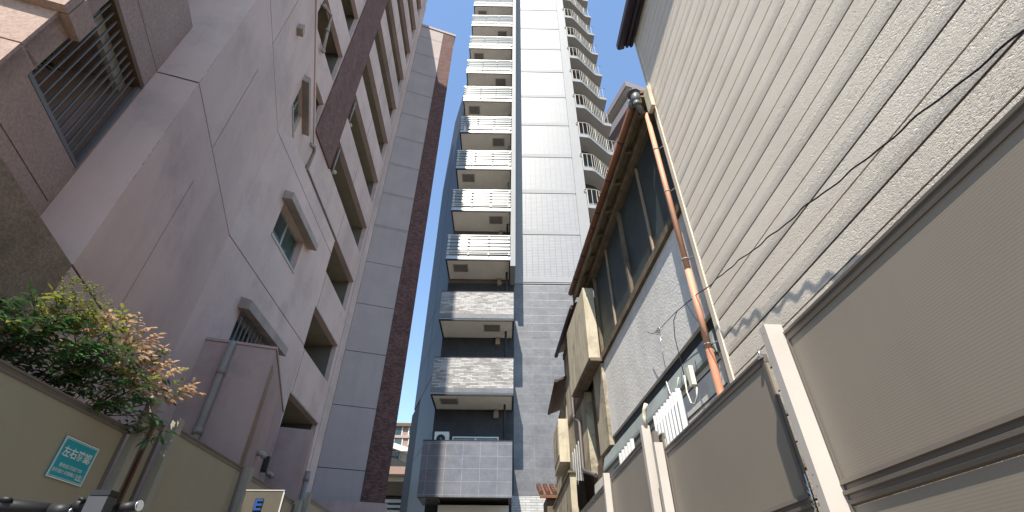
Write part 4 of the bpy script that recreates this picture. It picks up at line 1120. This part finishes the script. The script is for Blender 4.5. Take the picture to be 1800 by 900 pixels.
# feathery flower panicles at the top
for (px, py, x) in ((135, 485, -3.15), (165, 500, -3.1), (195, 530, -3.1), (150, 510, -3.15), (120, 505, -3.15), (180, 515, -3.12), (245, 585, -3.05), (275, 615, -3.0)):
    tip = bp(px, py, x); base = tip+Vector((-.03, random.uniform(-.05, 0), -.48))
    FLW.tube([tuple(base), tuple(tip)], .002, 4, False)
    for k in range(26):
        t = random.uniform(.15, 1); p = base.lerp(tip, t); a = random.uniform(0, 6.28); L = .13*(1.15-t)+.02
        q = p+Vector((math.cos(a)*L, math.sin(a)*L, L*.7)); FLW.tube([tuple(p), tuple(q)], .0013, 3, False)
        for j in range(5):
            c = p.lerp(q, random.uniform(.3, 1.05))+Vector((random.uniform(-.012, .012), random.uniform(-.012, .012), random.uniform(-.012, .012)))
            FLW.ball(tuple(c), .0055, 4, 3)
ST.build('stems', m_stem, bush); LG.build('green_leaves', m_lg, bush); LY.build('young_leaves', m_ly, bush); LB.build('bronze_leaves', m_lb, bush); FLW.build('flower_buds', m_ly, bush)

# ================================================================ BICYCLE (only its handlebar reaches into the picture)
bk = thing('bicycle', 'dark bicycle with black handlebar grips and a grey handlebar box beside the left fence', 'bicycle', (-1.34, 1.2))
BX, BYH, BZ = -1.34, 1.60, .262
def bar_pt(px, py, k):
    r_ = CR*((px-900)/CAM_F)+CU*((450-py)/CAM_F)+CF
    return r_*k
re = bar_pt(243, 889, 1.42); le = bar_pt(-70, 884, 1.30)
le2 = bar_pt(85, 897, 1.36); 
hb = MB(); hb.tube([tuple(le), tuple(bar_pt(60, 893, 1.34)), tuple(bar_pt(120, 900, 1.36)), tuple(bar_pt(175, 897, 1.39)), tuple(re)], .012, 12); hb.build('handlebar', m_black, bk)
gl = MB(); gl.tube([tuple(le), tuple(bar_pt(0, 888, 1.32)), tuple(bar_pt(85, 896, 1.35))], [.018, .0185, .0165], 14); go = gl.build('grip', m_black, bk)
gl = MB(); gl.tube([tuple(bar_pt(205, 894, 1.40)), tuple(re)], [.014, .0145], 14); gl.build('grip', m_black, bk)
gl = MB(); e2 = bar_pt(246, 888.5, 1.42); gl.tube([tuple(re), tuple(e2)], [.0155, .015], 14); gl.build('bar_end_cap', m_chrome, bk)
c = bar_pt(176, 885, 1.37)
MB().box(c.x-.027, c.x+.027, c.y-.02, c.y+.02, c.z-.035, c.z+.017).build('handlebar_box', m_greyplastic, bk, bevel=.007)
MB().box(c.x-.026, c.x+.03, c.y-.022, c.y+.024, c.z+.018, c.z+.032).build('box_lid', m_black, bk, bevel=.004)
lv = MB(); q = bar_pt(140, 888, 1.37); lv.ball(tuple(q), .018, 10, 6); lv.tube([tuple(bar_pt(150, 884, 1.37)), tuple(bar_pt(146, 878, 1.36)), tuple(bar_pt(140, 876, 1.36))], .006, 8); lv.tube([tuple(bar_pt(128, 896, 1.36)), tuple(bar_pt(145, 890, 1.36)), tuple(bar_pt(165, 880, 1.37))], .007, 8); lv.build('brake_lever', m_black, bk)
lv = MB(); q = bar_pt(10, 878, 1.32); lv.ball(tuple(q), .012, 8, 5, (1.6, 1, .7)); lv.build('bell', m_black, bk)
lv = MB(); q = bar_pt(100, 897, 1.35); lv.tube([tuple(bar_pt(88, 897, 1.35)), tuple(bar_pt(124, 899, 1.36))], .0185, 12); lv.build('gear_shifter', m_black, bk)
def wheel(y):
    zc = -H+.34
    ty = MB(); n = 40; pts = [(BX, y+.335*math.cos(2*math.pi*i/n), zc+.335*math.sin(2*math.pi*i/n)) for i in range(n+1)]
    ty.tube(pts, .018, 8, False); o = ty.build('wheel', m_black, bk)
    sp = MB()
    for i in range(28):
        a = 2*math.pi*i/28; sp.tube([(BX+.02*(-1)**i, y, zc), (BX, y+.32*math.cos(a), zc+.32*math.sin(a))], .0012, 4, False)
    sp.tube([(BX-.05, y, zc), (BX+.05, y, zc)], .018, 8); sp.build('spokes', m_chrome, o)
    pts = [(BX, y+.312*math.cos(2*math.pi*i/n), zc+.312*math.sin(2*math.pi*i/n)) for i in range(n+1)]
    rm = MB(); rm.tube(pts, .011, 8, False); rm.build('rim', m_alum, o)
wheel(1.95); wheel(.90)
hd = (BX, 1.66, -.02); hd2 = (BX, 1.72, -.22); bb = (BX, 1.30, -H+.29); st_ = (BX, 1.14, -.02); rx = (BX, .90, -H+.34)
f_ = MB(); f_.tube([hd, bb], .018, 10); f_.tube([hd2, bb], .02, 10); f_.tube([st_, bb], .016, 10); f_.tube([(BX, 1.15, -.1), hd], .016, 10); f_.tube([hd, hd2], .022, 10)
for s_ in (-.05, .05): f_.tube([(BX+s_*.3, bb[1], bb[2]), (BX+s_, rx[1], rx[2]), (BX+s_*.3, 1.14, -.1)], .009, 8)
f_.build('frame', m_bikeframe, bk)
f_ = MB()
for s_ in (-.055, .055): f_.tube([(BX+s_*.4, 1.72, -.2), (BX+s_, 1.80, -.25), (BX+s_, 1.95, -H+.34)], .012, 8)
f_.tube([hd, (BX, 1.645, .12), (BX, 1.615, .20), (bar_pt(60, 893, 1.34).x+.1, bar_pt(100, 899, 1.355).y, bar_pt(100, 899, 1.355).z)], .014, 8); f_.build('fork_and_stem', m_bikeframe, bk)
f_ = MB(); f_.ball((BX, 1.06, .03), .09, 12, 6, (.75, 1.4, .35)); f_.tube([(BX, 1.10, .02), st_], .012, 8); f_.build('saddle', m_black, bk)
f_ = MB(); f_.tube([(BX-.03, bb[1], bb[2]), (BX-.02, bb[1], bb[2])], .09, 20); f_.tube([(BX-.1, bb[1], bb[2]), (BX+.1, bb[1], bb[2])], .012, 8); f_.tube([(BX-.06, bb[1], bb[2]), (BX-.07, bb[1]+.1, bb[2]-.13)], .009, 8); f_.tube([(BX+.06, bb[1], bb[2]), (BX+.07, bb[1]-.1, bb[2]+.13)], .009, 8)
f_.box(BX-.16, BX-.07, bb[1]+.06, bb[1]+.14, bb[2]-.14, bb[2]-.12); f_.box(BX+.07, BX+.16, bb[1]-.14, bb[1]-.06, bb[2]+.12, bb[2]+.14); f_.build('crank', m_alum, bk)
